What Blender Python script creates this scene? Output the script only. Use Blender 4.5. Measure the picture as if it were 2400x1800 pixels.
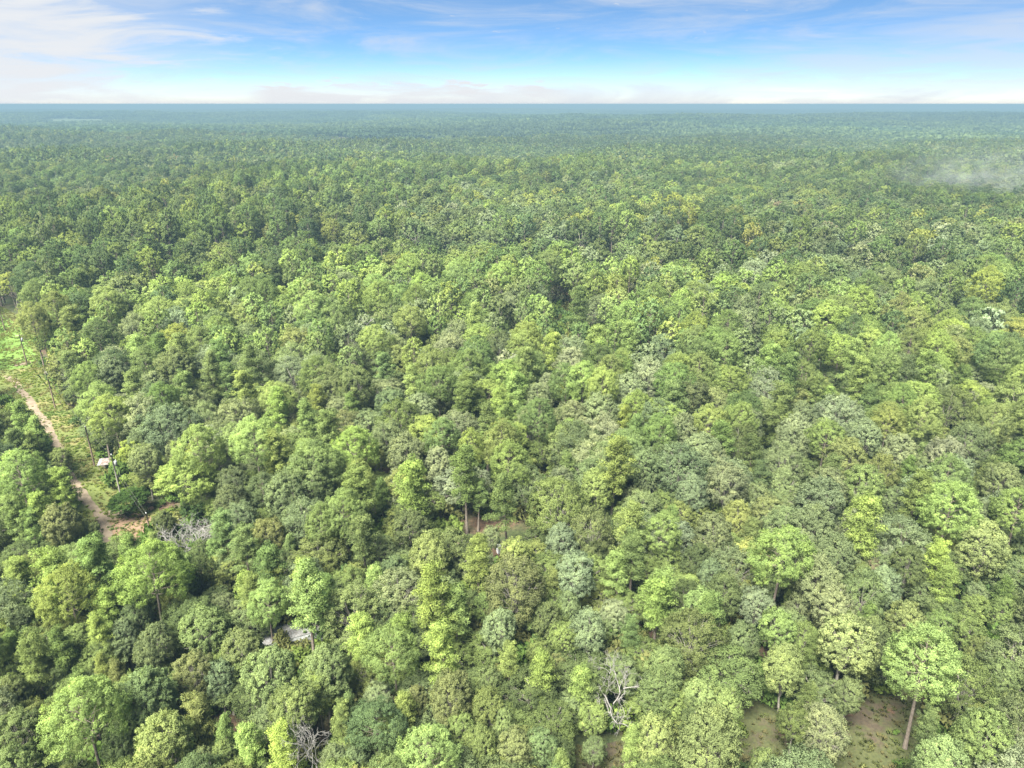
import bpy, math, random
import numpy as np
from mathutils import Vector

R = math.radians
scene = bpy.context.scene
for o in list(bpy.data.objects):
    bpy.data.objects.remove(o)

# ------------------------------------------------------------------ camera, sky, sun, exposure
CAM_H, PITCH, FPX = 70.0, R(21.5), 1666.0          # metres, downward tilt, focal length in pixels of the 2400 wide photo
cam_data = bpy.data.cameras.new("camera")
cam_data.sensor_width = 36.0
cam_data.lens = 36.0 * FPX / 2400.0
cam_data.clip_start = 0.5
cam_data.clip_end = 120000.0
cam = bpy.data.objects.new("camera", cam_data)
cam.location = (0, 0, CAM_H)
cam.rotation_euler = (R(90) - PITCH, 0, 0)
scene.collection.objects.link(cam)
scene.camera = cam

SUN_EL, SUN_AZ = R(58), R(212)                     # azimuth from +Y, clockwise: over the left shoulder
sun_dir = Vector((math.sin(SUN_AZ) * math.cos(SUN_EL), math.cos(SUN_AZ) * math.cos(SUN_EL), math.sin(SUN_EL)))
sun = bpy.data.lights.new("sun", 'SUN')
sun.energy = 5.0
sun.angle = R(30)
sun.color = (1.0, 0.95, 0.83)
sun_o = bpy.data.objects.new("sun", sun)
sun_o.rotation_euler = sun_dir.to_track_quat('Z', 'Y').to_euler()
scene.collection.objects.link(sun_o)

scene.view_settings.view_transform = 'Standard'
scene.view_settings.look = 'None'
scene.view_settings.exposure = 2.74
scene.view_settings.gamma = 1.0
scene.view_settings.use_curve_mapping = False

cy = scene.cycles
cy.max_bounces = 5
cy.diffuse_bounces = 4
cy.glossy_bounces = 1
cy.transmission_bounces = 3
cy.transparent_max_bounces = 4
cy.volume_bounces = 0
cy.use_denoising = True
cy.sample_clamp_indirect = 4.0
cy.caustics_reflective = False
cy.caustics_refractive = False
cy.volume_max_steps = 256
try:
    cy.denoiser = 'OPENIMAGEDENOISE'
    cy.denoising_input_passes = 'RGB_ALBEDO_NORMAL'
    cy.denoising_prefilter = 'ACCURATE'
except Exception:
    pass


class NT:
    """A small node-tree writer."""
    def __init__(s, tree):
        s.t = tree
        s.n = tree.nodes
        s.l = tree.links

    def node(s, kind, **kw):
        n = s.n.new(kind)
        for k, v in kw.items():
            setattr(n, k, v)
        return n

    def put(s, v, sock):
        if isinstance(v, bpy.types.NodeSocket):
            s.l.new(v, sock)
        elif v is not None:
            sock.default_value = v

    def math(s, op, a, b=None, c=None, clamp=False):
        n = s.node('ShaderNodeMath', operation=op, use_clamp=clamp)
        for i, v in enumerate((a, b, c)):
            s.put(v, n.inputs[i])
        return n.outputs[0]

    def vmath(s, op, a, b=None):
        n = s.node('ShaderNodeVectorMath', operation=op)
        s.put(a, n.inputs[0])
        if b is not None:
            s.put(b, n.inputs[1])
        return n.outputs[0]

    def ramp(s, v, lo, hi, to0=0.0, to1=1.0, smooth=True):
        n = s.node('ShaderNodeMapRange', interpolation_type='SMOOTHSTEP' if smooth else 'LINEAR')
        s.put(v, n.inputs[0])
        for i, x in enumerate((lo, hi, to0, to1)):
            s.put(x, n.inputs[1 + i])
        return n.outputs[0]

    def mix(s, f, a, b, blend='MIX'):
        n = s.node('ShaderNodeMix', data_type='RGBA', blend_type=blend)
        s.put(f, n.inputs[0])
        s.put(a, n.inputs[6])
        s.put(b, n.inputs[7])
        return n.outputs[2]

    def noise(s, vec, scale, detail=3.0, rough=0.55, dist=0.0):
        n = s.node('ShaderNodeTexNoise')
        s.put(vec, n.inputs['Vector'])
        n.inputs['Scale'].default_value = scale
        n.inputs['Detail'].default_value = detail
        n.inputs['Roughness'].default_value = rough
        n.inputs['Distortion'].default_value = dist
        return n.outputs['Fac']

    def mapping(s, vec, scale=(1, 1, 1), rot=(0, 0, 0), loc=(0, 0, 0)):
        n = s.node('ShaderNodeMapping')
        s.put(vec, n.inputs['Vector'])
        n.inputs['Scale'].default_value = scale
        n.inputs['Rotation'].default_value = rot
        n.inputs['Location'].default_value = loc
        return n.outputs[0]


world = bpy.data.worlds.new("World")
scene.world = world
world.use_nodes = True
w = NT(world.node_tree)
w.n.clear()
SKY_STRENGTH = 0.05
dirn = w.node('ShaderNodeTexCoord').outputs['Generated']
sep = w.node('ShaderNodeSeparateXYZ')
w.put(dirn, sep.inputs[0])
dx, dy, dz = sep.outputs
lift = w.node('ShaderNodeCombineXYZ')               # the blue of the upper sky already shows low over the horizon
w.put(dx, lift.inputs[0])
w.put(dy, lift.inputs[1])
w.put(w.math('MULTIPLY', w.math('MAXIMUM', dz, 0.0), 4.6), lift.inputs[2])
sky = w.node('ShaderNodeTexSky', sky_type='NISHITA', sun_disc=False)
sky.sun_elevation = SUN_EL
sky.sun_rotation = SUN_AZ
sky.air_density = 1.0
sky.dust_density = 0.2
sky.ozone_density = 1.6
w.put(w.vmath('NORMALIZE', lift.outputs[0]), sky.inputs[0])
hs = w.node('ShaderNodeHueSaturation')
hs.inputs['Saturation'].default_value = 1.3
hs.inputs['Hue'].default_value = 0.494
hs.inputs['Value'].default_value = 0.77
w.put(sky.outputs[0], hs.inputs['Color'])
blue = hs.outputs[0]
az = w.math('ARCTAN2', dx, dy)
el = w.math('ARCSINE', dz)
azel = w.node('ShaderNodeCombineXYZ')
w.put(az, azel.inputs[0])
w.put(el, azel.inputs[1])
ae = azel.outputs[0]
# wispy high cloud, streaming up to the right
c1 = w.noise(w.mapping(ae, (3.0, 17.0, 1), (0, 0, R(-9))), 1.6, 7, 0.62, 0.8)
c2 = w.noise(w.mapping(ae, (7.0, 60.0, 1), (0, 0, R(-5)), (3.1, 1.7, 0)), 1.3, 6, 0.6, 0.6)
wisp = w.ramp(w.math('ADD', w.math('MULTIPLY', c1, 0.72), w.math('MULTIPLY', c2, 0.28)), 0.40, 0.76, 0.16, 0.78)
# a paler veil that thickens towards the horizon
veil = w.ramp(w.math('ADD', el, w.math('MULTIPLY', w.math('SUBTRACT', c1, 0.5), 0.09)), -0.014, 0.074, 0.95, 0.0)
# the white bank on the far side of the road
bank = w.math('MULTIPLY', w.ramp(w.math('ADD', az, w.math('MULTIPLY', w.math('SUBTRACT', c1, 0.5), 0.7)), -0.56, -0.30, 1, 0),
              w.ramp(c2, 0.3, 0.62, 0.72, 1.0))
# low cumulus on the horizon
c3 = w.noise(w.mapping(ae, (9.0, 46.0, 1), (0, 0, 0), (1.3, 0.2, 0)), 2.2, 6, 0.6, 0.3)
top = w.math('MULTIPLY_ADD', c3, 0.05, -0.001)
low = w.math('MULTIPLY', w.ramp(w.math('SUBTRACT', el, top), -0.006, 0.003, 0.98, 0), w.math('MAXIMUM', w.math('MULTIPLY', w.ramp(az, -0.36, -0.3), w.ramp(az, 0.02, 0.12, 1.0, 0.0)), 0.35))
# a few small fair-weather puffs
c4 = w.noise(w.mapping(ae, (10, 40, 1), (0, 0, R(-4)), (7.7, 4.2, 0)), 2.0, 5, 0.55, 0.2)
puff = w.ramp(c4, 0.66, 0.75, 0, 0.75)
# the broad pale streak sweeping up to the right
line = w.math('SUBTRACT', el, w.math('MULTIPLY_ADD', w.math('SUBTRACT', az, 0.08), 0.19, 0.018))
line = w.math('ADD', line, w.math('MULTIPLY', w.math('SUBTRACT', c1, 0.5), 0.06))
sweep = w.math('MULTIPLY', w.math('MULTIPLY', w.ramp(line, -0.035, 0.016, 0.7, 0), w.ramp(az, 0.02, 0.2)), w.ramp(c2, 0.25, 0.6, 0.55, 1.0))
cover = w.math('MAXIMUM', w.math('MAXIMUM', wisp, veil), w.math('MAXIMUM', w.math('MAXIMUM', bank, sweep), puff))
cloud_col = w.node('ShaderNodeRGB')
cloud_col.outputs[0].default_value = (2.15, 2.32, 2.58, 1)
skycol = w.mix(cover, blue, cloud_col.outputs[0])
skycol = w.mix(w.math('MULTIPLY', low, w.ramp(c2, 0.3, 0.6, 0.45, 1.0)), skycol, (2.5, 2.56, 2.66, 1))
skycol = w.mix(w.math('MULTIPLY', bank, 0.75), skycol, (2.62, 2.68, 2.76, 1))
bg = w.node('ShaderNodeBackground')
bg.inputs['Strength'].default_value = SKY_STRENGTH
w.put(skycol, bg.inputs['Color'])
w.put(bg.outputs[0], w.node('ShaderNodeOutputWorld').inputs[0])

# ------------------------------------------------------------------ picture pixel <-> place
CP, SP = math.cos(PITCH), math.sin(PITCH)


def at(px, py, z=0.0):
    """The place at height z that the photograph shows at pixel (px, py) of 2400 x 1800."""
    u, v = (px - 1200) / FPX, -(py - 900) / FPX
    d = (u, CP + v * SP, -SP + v * CP)
    t = (z - CAM_H) / d[2]
    return (d[0] * t, d[1] * t)


def px_of(x, y, z):
    dzz = z - CAM_H
    depth = y * CP - dzz * SP
    vv = y * SP + dzz * CP
    depth = np.maximum(depth, 1e-3)
    return 1200 + FPX * x / depth, 900 - FPX * vv / depth, depth


def inside(px, py, poly):
    """Vectorised point-in-polygon."""
    px, py = np.asarray(px, float), np.asarray(py, float)
    r = np.zeros(px.shape, bool)
    n = len(poly)
    for i in range(n):
        x0, y0 = poly[i]
        x1, y1 = poly[(i + 1) % n]
        if y0 == y1:
            continue
        c = ((y0 > py) != (y1 > py)) & (px < (x1 - x0) * (py - y0) / (y1 - y0) + x0)
        r ^= c
    return r


def terrain(x, y):
    """Gently rolling ground; level near the camera."""
    x, y = np.asarray(x, float), np.asarray(y, float)
    d = np.hypot(x, y)
    k = np.clip((d - 310) / 700, 0, 1)
    k = k * k * (3 - 2 * k)
    h = (3.4 * np.sin(x / 171 + 0.4) * np.cos(y / 123 + 1.1) + 3.0 * np.sin((x + 0.6 * y) / 305 + 2) +
         6.5 * np.sin(y / 330 - x / 900 + 0.7) + 2.2 * np.sin(x / 83 - y / 140))
    k2 = np.clip((d - 900) / 1500, 0, 1)
    h = h + k2 * 11 * np.sin(y / 480 + 0.9 * np.sin(x / 700) + 1.0)
    far = np.clip((d - 5000) / 8000, 0, 1)
    return k * h * (1 - 0.85 * far)


# ------------------------------------------------------------------ materials
MAT = {}


def material(name):
    m = bpy.data.materials.new(name)
    m.use_nodes = True
    t = NT(m.node_tree)
    t.n.clear()
    out = t.node('ShaderNodeOutputMaterial')
    MAT[name] = m
    return m, t, out


def principled(t, out, col, rough=0.8, bump=None, strength=0.3, metal=0.0):
    b = t.node('ShaderNodeBsdfPrincipled')
    t.put(col, b.inputs['Base Color'])
    t.put(rough, b.inputs['Roughness'])
    b.inputs['Metallic'].default_value = metal
    b.inputs['Specular IOR Level'].default_value = 0.25
    if bump is not None:
        bn = t.node('ShaderNodeBump')
        bn.inputs['Strength'].default_value = strength
        t.put(bump, bn.inputs['Height'])
        t.put(bn.outputs[0], b.inputs['Normal'])
    t.put(b.outputs[0], out.inputs[0])
    return b


def leaf_material(name, trans=0.32, fixed=None):
    m, t, out = material(name)
    if fixed:
        base = t.node('ShaderNodeRGB')
        base.outputs[0].default_value = (*fixed, 1)
        col = base.outputs[0]
    else:
        a = t.node('ShaderNodeAttribute', attribute_type='INSTANCER', attribute_name='color')
        col = a.outputs['Color']
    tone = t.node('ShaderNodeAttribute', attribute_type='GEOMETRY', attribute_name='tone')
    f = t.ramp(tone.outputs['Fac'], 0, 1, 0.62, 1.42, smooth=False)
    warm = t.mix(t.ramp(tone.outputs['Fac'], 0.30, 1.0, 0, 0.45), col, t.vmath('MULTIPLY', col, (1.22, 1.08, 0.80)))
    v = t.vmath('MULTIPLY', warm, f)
    d = t.node('ShaderNodeBsdfDiffuse')
    t.put(v, d.inputs[0])
    tr = t.node('ShaderNodeBsdfTranslucent')
    t.put(t.vmath('MULTIPLY', v, (1.25, 1.3, 0.8)), tr.inputs[0])
    mx = t.node('ShaderNodeMixShader')
    mx.inputs[0].default_value = trans
    t.put(d.outputs[0], mx.inputs[1])
    t.put(tr.outputs[0], mx.inputs[2])
    t.put(mx.outputs[0], out.inputs[0])
    return m


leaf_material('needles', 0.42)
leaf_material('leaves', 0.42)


def bark_material(name, a, b):
    m, t, out = material(name)
    p = t.node('ShaderNodeTexCoord').outputs['Object']
    n = t.noise(t.mapping(p, (6, 6, 1.2)), 2.0, 4, 0.65)
    principled(t, out, t.mix(t.ramp(n, 0.3, 0.7), (*a, 1), (*b, 1)), 0.9, n, 0.5)


bark_material('pine_bark', (0.07, 0.056, 0.046), (0.17, 0.145, 0.122))
bark_material('grey_bark', (0.11, 0.103, 0.088), (0.26, 0.245, 0.21))
bark_material('dead_wood', (0.095, 0.092, 0.086), (0.20, 0.195, 0.185))
bark_material('pole_wood', (0.075, 0.055, 0.042), (0.17, 0.13, 0.10))
bark_material('grey_pole_wood', (0.11, 0.105, 0.09), (0.21, 0.20, 0.175))

m, t, out = material('forest_floor')
P = t.node('ShaderNodeNewGeometry').outputs['Position']
n1 = t.noise(P, 0.09, 5, 0.6)
n2 = t.noise(P, 1.7, 4, 0.7)
n3 = t.noise(P, 0.004, 6, 0.6)
litter = t.mix(t.ramp(n2, 0.3, 0.7), (0.026, 0.017, 0.011, 1), (0.075, 0.046, 0.03, 1))
green = t.mix(t.ramp(n2, 0.3, 0.7), (0.018, 0.028, 0.011, 1), (0.05, 0.062, 0.022, 1))
near = t.mix(t.ramp(n1, 0.42, 0.62), litter, green)
wood = t.mix(t.ramp(n3, 0.35, 0.65), (0.04, 0.07, 0.034, 1), (0.075, 0.105, 0.05, 1))
dist = t.node('ShaderNodeVectorMath', operation='LENGTH')
t.put(P, dist.inputs[0])
col = t.mix(t.ramp(dist.outputs['Value'], 1500, 5000), near, wood)
principled(t, out, col, 0.95, n2, 0.6)

m, t, out = material('grass_ground')
P = t.node('ShaderNodeNewGeometry').outputs['Position']
n1 = t.noise(P, 0.10, 5, 0.65)
n2 = t.noise(P, 2.4, 4, 0.7)
n3 = t.noise(t.mapping(P, loc=(40, 9, 0)), 0.16, 4, 0.6)
g = t.mix(t.ramp(n2, 0.3, 0.7), (0.046, 0.062, 0.016, 1), (0.085, 0.102, 0.026, 1))
dry = t.mix(t.ramp(n2, 0.3, 0.7), (0.10, 0.085, 0.035, 1), (0.16, 0.13, 0.06, 1))
earth = t.mix(t.ramp(n2, 0.3, 0.7), (0.075, 0.046, 0.03, 1), (0.125, 0.08, 0.05, 1))
c = t.mix(t.ramp(n1, 0.50, 0.68, 0, 0.8), g, dry)
c = t.mix(t.ramp(n3, 0.57, 0.70, 0, 0.75), c, earth)
principled(t, out, c, 0.95, n2, 0.6)

m, t, out = material('lush_grass')
P = t.node('ShaderNodeNewGeometry').outputs['Position']
n1 = t.noise(P, 0.12, 5, 0.65)
n2 = t.noise(P, 2.0, 4, 0.7)
g = t.mix(t.ramp(n2, 0.3, 0.7), (0.055, 0.10, 0.018, 1), (0.095, 0.16, 0.03, 1))
principled(t, out, t.mix(t.ramp(n1, 0.52, 0.72, 0, 0.5), g, (0.14, 0.155, 0.05, 1)), 0.95, n2, 0.6)

m, t, out = material('dry_clearing')
P = t.node('ShaderNodeNewGeometry').outputs['Position']
n1 = t.noise(P, 0.16, 5, 0.7)
n2 = t.noise(P, 2.6, 5, 0.75)
n3 = t.noise(t.mapping(P, loc=(9, 31, 0)), 0.22, 4, 0.6)
c = t.mix(t.ramp(n2, 0.25, 0.75), (0.02, 0.016, 0.011, 1), (0.05, 0.039, 0.025, 1))  # clearing tones darkened throughout: the surrounding trees' shade is put into the colour
c = t.mix(t.ramp(n1, 0.40, 0.54), c, t.mix(t.ramp(n2, 0.25, 0.75), (0.02, 0.025, 0.009, 1), (0.048, 0.053, 0.019, 1)))
c = t.mix(t.ramp(n3, 0.6, 0.72, 0, 0.6), c, (0.09, 0.048, 0.03, 1))
principled(t, out, c, 0.95, n2, 0.8)

m, t, out = material('bare_soil')
P = t.node('ShaderNodeNewGeometry').outputs['Position']
n1 = t.noise(P, 0.25, 5, 0.7)
n2 = t.noise(P, 2.6, 5, 0.75)
c = t.mix(t.ramp(n2, 0.25, 0.75), (0.085, 0.058, 0.038, 1), (0.15, 0.10, 0.066, 1))
c = t.mix(t.ramp(n1, 0.55, 0.68, 0, 0.8), c, (0.14, 0.09, 0.045, 1))
c = t.mix(t.ramp(n1, 0.42, 0.30, 0, 0.8), c, (0.10, 0.13, 0.035, 1))
principled(t, out, c, 0.95, n2, 0.8)

m, t, out = material('sandy_track')
P = t.node('ShaderNodeNewGeometry').outputs['Position']
n1 = t.noise(P, 0.5, 5, 0.65)
n2 = t.noise(P, 5.0, 4, 0.7)
c = t.mix(t.ramp(n1, 0.3, 0.7), (0.085, 0.068, 0.048, 1), (0.15, 0.12, 0.088, 1))
principled(t, out, t.mix(t.ramp(n2, 0.55, 0.8, 0, 0.5), c, (0.12, 0.085, 0.055, 1)), 0.95, n2, 0.6)

m, t, out = material('far_field')
P = t.node('ShaderNodeNewGeometry').outputs['Position']
principled(t, out, t.mix(t.noise(P, 0.01, 3), (0.04, 0.06, 0.024, 1), (0.075, 0.09, 0.036, 1)), 0.95)


def plain(name, a, b=None, scale=3.0, rough=0.7, metal=0.0):
    m, t, out = material(name)
    if b is None:
        b = tuple(x * 0.8 for x in a)
    p = t.node('ShaderNodeTexCoord').outputs['Object']
    n = t.noise(p, scale, 5, 0.65)
    principled(t, out, t.mix(t.ramp(n, 0.35, 0.65), (*a, 1), (*b, 1)), rough, n, 0.15, metal)


plain('rusty_tin', (0.17, 0.16, 0.155), (0.075, 0.05, 0.04), 2.6, 0.75)
plain('white_paint', (0.48, 0.50, 0.52), (0.32, 0.34, 0.35), 2.0, 0.6)
plain('grey_tin', (0.19, 0.195, 0.20), (0.12, 0.115, 0.112), 2.0, 0.7)
plain('weathered_board', (0.20, 0.17, 0.14), (0.31, 0.27, 0.22), 4.0, 0.9)
plain('tan_shingle', (0.30, 0.21, 0.15), (0.40, 0.29, 0.21), 5.0, 0.9)
plain('dark_glass', (0.03, 0.035, 0.04), (0.05, 0.055, 0.06), 1.0, 0.15)
plain('grey_metal', (0.26, 0.27, 0.275), (0.20, 0.21, 0.215), 3.0, 0.5)
plain('wire_metal', (0.06, 0.058, 0.055), (0.09, 0.085, 0.08), 3.0, 0.6)
plain('clay', (0.50, 0.27, 0.18), (0.40, 0.20, 0.13), 6.0, 0.8)


# ------------------------------------------------------------------ mesh helpers
class Buf:
    """Collects quads as numpy blocks and links them as one mesh."""
    def __init__(s):
        s.v, s.f, s.m, s.nrm, s.tone, s.n = [], [], [], [], [], 0

    def add(s, v, f, mat=0, nrm=None, tone=None):
        v = np.asarray(v, np.float32).reshape(-1, 3)
        f = np.asarray(f, np.int32).reshape(-1, 4)
        s.v.append(v)
        s.f.append(f + s.n)
        s.m.append(np.full(len(f), mat, np.int32))
        s.nrm.append(np.zeros_like(v) if nrm is None else np.asarray(nrm, np.float32))
        s.tone.append(np.full(len(v), 0.5, np.float32) if tone is None else np.asarray(tone, np.float32))
        s.n += len(v)
        return s

    def box(s, c, size, rz=0.0, mat=0):
        x, y, z = (k / 2 for k in size)
        v = np.array([(-x, -y, -z), (x, -y, -z), (x, y, -z), (-x, y, -z), (-x, -y, z), (x, -y, z), (x, y, z), (-x, y, z)])
        ca, sa = math.cos(rz), math.sin(rz)
        v = np.column_stack((v[:, 0] * ca - v[:, 1] * sa, v[:, 0] * sa + v[:, 1] * ca, v[:, 2])) + np.array(c)
        return s.add(v, [(0, 3, 2, 1), (4, 5, 6, 7), (0, 1, 5, 4), (1, 2, 6, 5), (2, 3, 7, 6), (3, 0, 4, 7)], mat)

    def tube(s, pts, rad, sides=6, mat=0, cap=False):
        pts = np.asarray(pts, float)
        n = len(pts)
        rad = np.broadcast_to(np.asarray(rad, float), (n,))
        tg = np.gradient(pts, axis=0)
        tg /= np.linalg.norm(tg, axis=1, keepdims=True) + 1e-9
        ref = np.where(np.abs(tg[:, 2:3]) > 0.9, np.array([[1.0, 0, 0]]), np.array([[0, 0, 1.0]]))
        a = np.cross(tg, ref)
        a /= np.linalg.norm(a, axis=1, keepdims=True) + 1e-9
        b = np.cross(tg, a)
        th = np.arange(sides) * 2 * math.pi / sides
        v = pts[:, None] + rad[:, None, None] * (np.cos(th)[None, :, None] * a[:, None] + np.sin(th)[None, :, None] * b[:, None])
        i = np.arange(n - 1)[:, None] * sides
        j = np.arange(sides)[None]
        k = (j + 1) % sides
        f = np.stack((i + j, i + sides + j, i + sides + k, i + k), -1).reshape(-1, 4)
        s.add(v.reshape(-1, 3), f, mat)
        if cap and sides in (4, 8):
            e = (n - 1) * sides + np.arange(sides)
            q = [e] if sides == 4 else [e[[0, 1, 2, 3]], e[[0, 3, 4, 7]], e[[4, 5, 6, 7]]]
            s.f.append(np.asarray(q, np.int32) + s.n - n * sides)
            s.m.append(np.full(len(q), mat, np.int32))
        return s

    def mesh(s, name, mats, smooth=True, normals=False):
        v, f, mi = np.concatenate(s.v), np.concatenate(s.f), np.concatenate(s.m)
        me = bpy.data.meshes.new(name)
        me.vertices.add(len(v))
        me.vertices.foreach_set('co', v.ravel())
        me.loops.add(len(f) * 4)
        me.loops.foreach_set('vertex_index', f.ravel())
        me.polygons.add(len(f))
        me.polygons.foreach_set('loop_start', np.arange(len(f), dtype=np.int32) * 4)
        me.polygons.foreach_set('loop_total', np.full(len(f), 4, np.int32))
        me.polygons.foreach_set('material_index', mi)
        me.polygons.foreach_set('use_smooth', np.full(len(f), smooth, bool))
        for k in mats:
            me.materials.append(MAT[k])
        at_ = me.attributes.new('tone', 'FLOAT', 'POINT')
        at_.data.foreach_set('value', np.concatenate(s.tone))
        me.update()
        if normals:
            me.normals_split_custom_set_from_vertices(np.concatenate(s.nrm).tolist())
        return me

    def obj(s, name, mats, parent=None, smooth=False):
        if isinstance(mats, str):
            mats = [mats]
        return link(name, s.mesh(name, mats, smooth), parent)


def link(name, data, parent=None):
    o = bpy.data.objects.new(name, data)
    scene.collection.objects.link(o)
    if parent is not None:
        o.parent = parent
    return o


def tag(o, label=None, cat=None, group=None, kind=None):
    for k, v in (('label', label), ('category', cat), ('group', group), ('kind', kind)):
        if v:
            o[k] = v
    return o


def empty(name, loc, rz=0.0, scale=None):
    o = bpy.data.objects.new(name, None)
    o.location = loc
    o.rotation_euler = (0, 0, rz)
    if scale is not None:
        o.scale = scale
    scene.collection.objects.link(o)
    return o


def unit(v):
    return v / (np.linalg.norm(v, axis=-1, keepdims=True) + 1e-9)


def sprays(buf, c, d, L, W, out, rng, tone, mat, lean=0.45):
    """Diamond-shaped leaf sprays at c, along d, shaded as a clump that faces `out`."""
    n = len(c)
    r = unit(rng.normal(size=(n, 3)))
    side = unit(np.cross(d, r))
    nor = np.cross(side, d)
    flip = np.sign((nor * out).sum(1, keepdims=True))
    flip[flip == 0] = 1
    side = side * flip
    nor = nor * flip
    L, W = L[:, None] / 2, W[:, None] / 2
    v = np.stack((c + d * L, c + side * W, c - d * L, c - side * W), 1).reshape(-1, 3)
    v = v[:, :]
    f = np.arange(n * 4).reshape(-1, 4)
    # winding so that the face normal agrees with nor
    p = v.reshape(-1, 4, 3)
    fn = np.cross(p[:, 1] - p[:, 0], p[:, 2] - p[:, 0])
    bad = (fn * nor).sum(1) < 0
    f[bad] = f[bad][:, ::-1]
    sn = unit(nor * lean + out)
    buf.add(v, f, mat, np.repeat(sn, 4, 0), np.repeat(tone, 4))


def pine(seed, lod, H=20.0, RR=3.0, base=0.46, top_round=0.62):
    """Loblolly-like pine: straight tapered trunk, limbs, rounded tufts of needles."""
    g = np.random.default_rng(seed)
    tr, cr = Buf(), Buf()
    wob = g.uniform(-0.35, 0.35, 2)
    zz = np.linspace(0, H * 0.97, 9)
    tk = np.column_stack((wob[0] * np.sin(zz / H * 3), wob[1] * np.sin(zz / H * 2.4), zz))
    sides = (8, 5, 4)[lod]
    tr.tube(tk, np.interp(zz, [0, 1.2, H * 0.5, H], [0.34, 0.25, 0.17, 0.03]), sides)
    nl = (36, 26, 15)[lod]
    npuff = (5, 3, 2)[lod]
    nb = (88, 18, 6)[lod]
    Ls, Ws = ((0.30, 0.105), (0.75, 0.36), (1.7, 1.15))[lod]
    C, D, O, T = [], [], [], []
    a0 = g.uniform(0, 6.28)
    gap = g.uniform(0, 6.28)
    for i in range(nl):
        t = ((i + g.uniform(0.1, 0.9)) / nl) ** 0.92
        z = H * (base + (0.965 - base) * t)
        az_ = a0 + i * 2.399 + g.normal(0, 0.25)
        prof = (0.72 + 0.38 * math.sin(min(t / 0.45, 1) * 1.57)) * (1 - t) ** top_round + 0.10
        ln = RR * prof * g.uniform(0.48, 1.28) * (0.78 + 0.22 * math.cos(az_ - gap))
        up = R(8 + 48 * t + g.normal(0, 7))
        dh = np.array([math.cos(az_), math.sin(az_), 0])
        p0 = np.array([np.interp(z, zz, tk[:, 0]), np.interp(z, zz, tk[:, 1]), z - ln * math.tan(up) * 0.45])
        tip = p0 + dh * ln + np.array([0, 0, ln * math.tan(up)])
        mid = (p0 + tip) / 2 + np.array([0, 0, -0.08 * ln])
        if lod < 2:
            q = np.linspace(0, 1, 4)[:, None]
            tr.tube((1 - q) ** 2 * p0 + 2 * q * (1 - q) * mid + q * q * tip, np.linspace(0.075, 0.018, 4) * (0.6 + 0.5 * (1 - t)), 4)
        for k in range(npuff):
            s_ = 1 - (k / npuff) * g.uniform(0.55, 0.8) if npuff > 1 else 1
            pc = p0 + (tip - p0) * s_ + g.normal(0, 0.36, 3) * np.array([1, 1, 0.55])
            pr = g.uniform(0.52, 0.88) * (1.25 if lod == 2 else 1.0)
            d = g.normal(size=(nb, 3))
            d[:, 2] = np.abs(d[:, 2]) - 0.34
            d = unit(d)
            rad = pr * g.uniform(0.45, 1.0, (nb, 1)) * np.array([1.0, 1.0, 1.0])
            C.append(pc + d * rad)
            D.append(unit(d + g.normal(0, 0.38, (nb, 3))))
            O.append(unit(d * 0.85 + np.array([0, 0, 0.42]) + 0.25 * dh))
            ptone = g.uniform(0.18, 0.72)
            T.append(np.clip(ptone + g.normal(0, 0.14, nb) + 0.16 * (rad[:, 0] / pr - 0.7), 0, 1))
    C, D, O, T = (np.concatenate(k) for k in (C, D, O, T))
    n = len(C)
    sprays(cr, C, D, Ls * g.uniform(0.7, 1.25, n), Ws * g.uniform(0.7, 1.25, n), O, g, T, 0)
    return tr, cr


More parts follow.
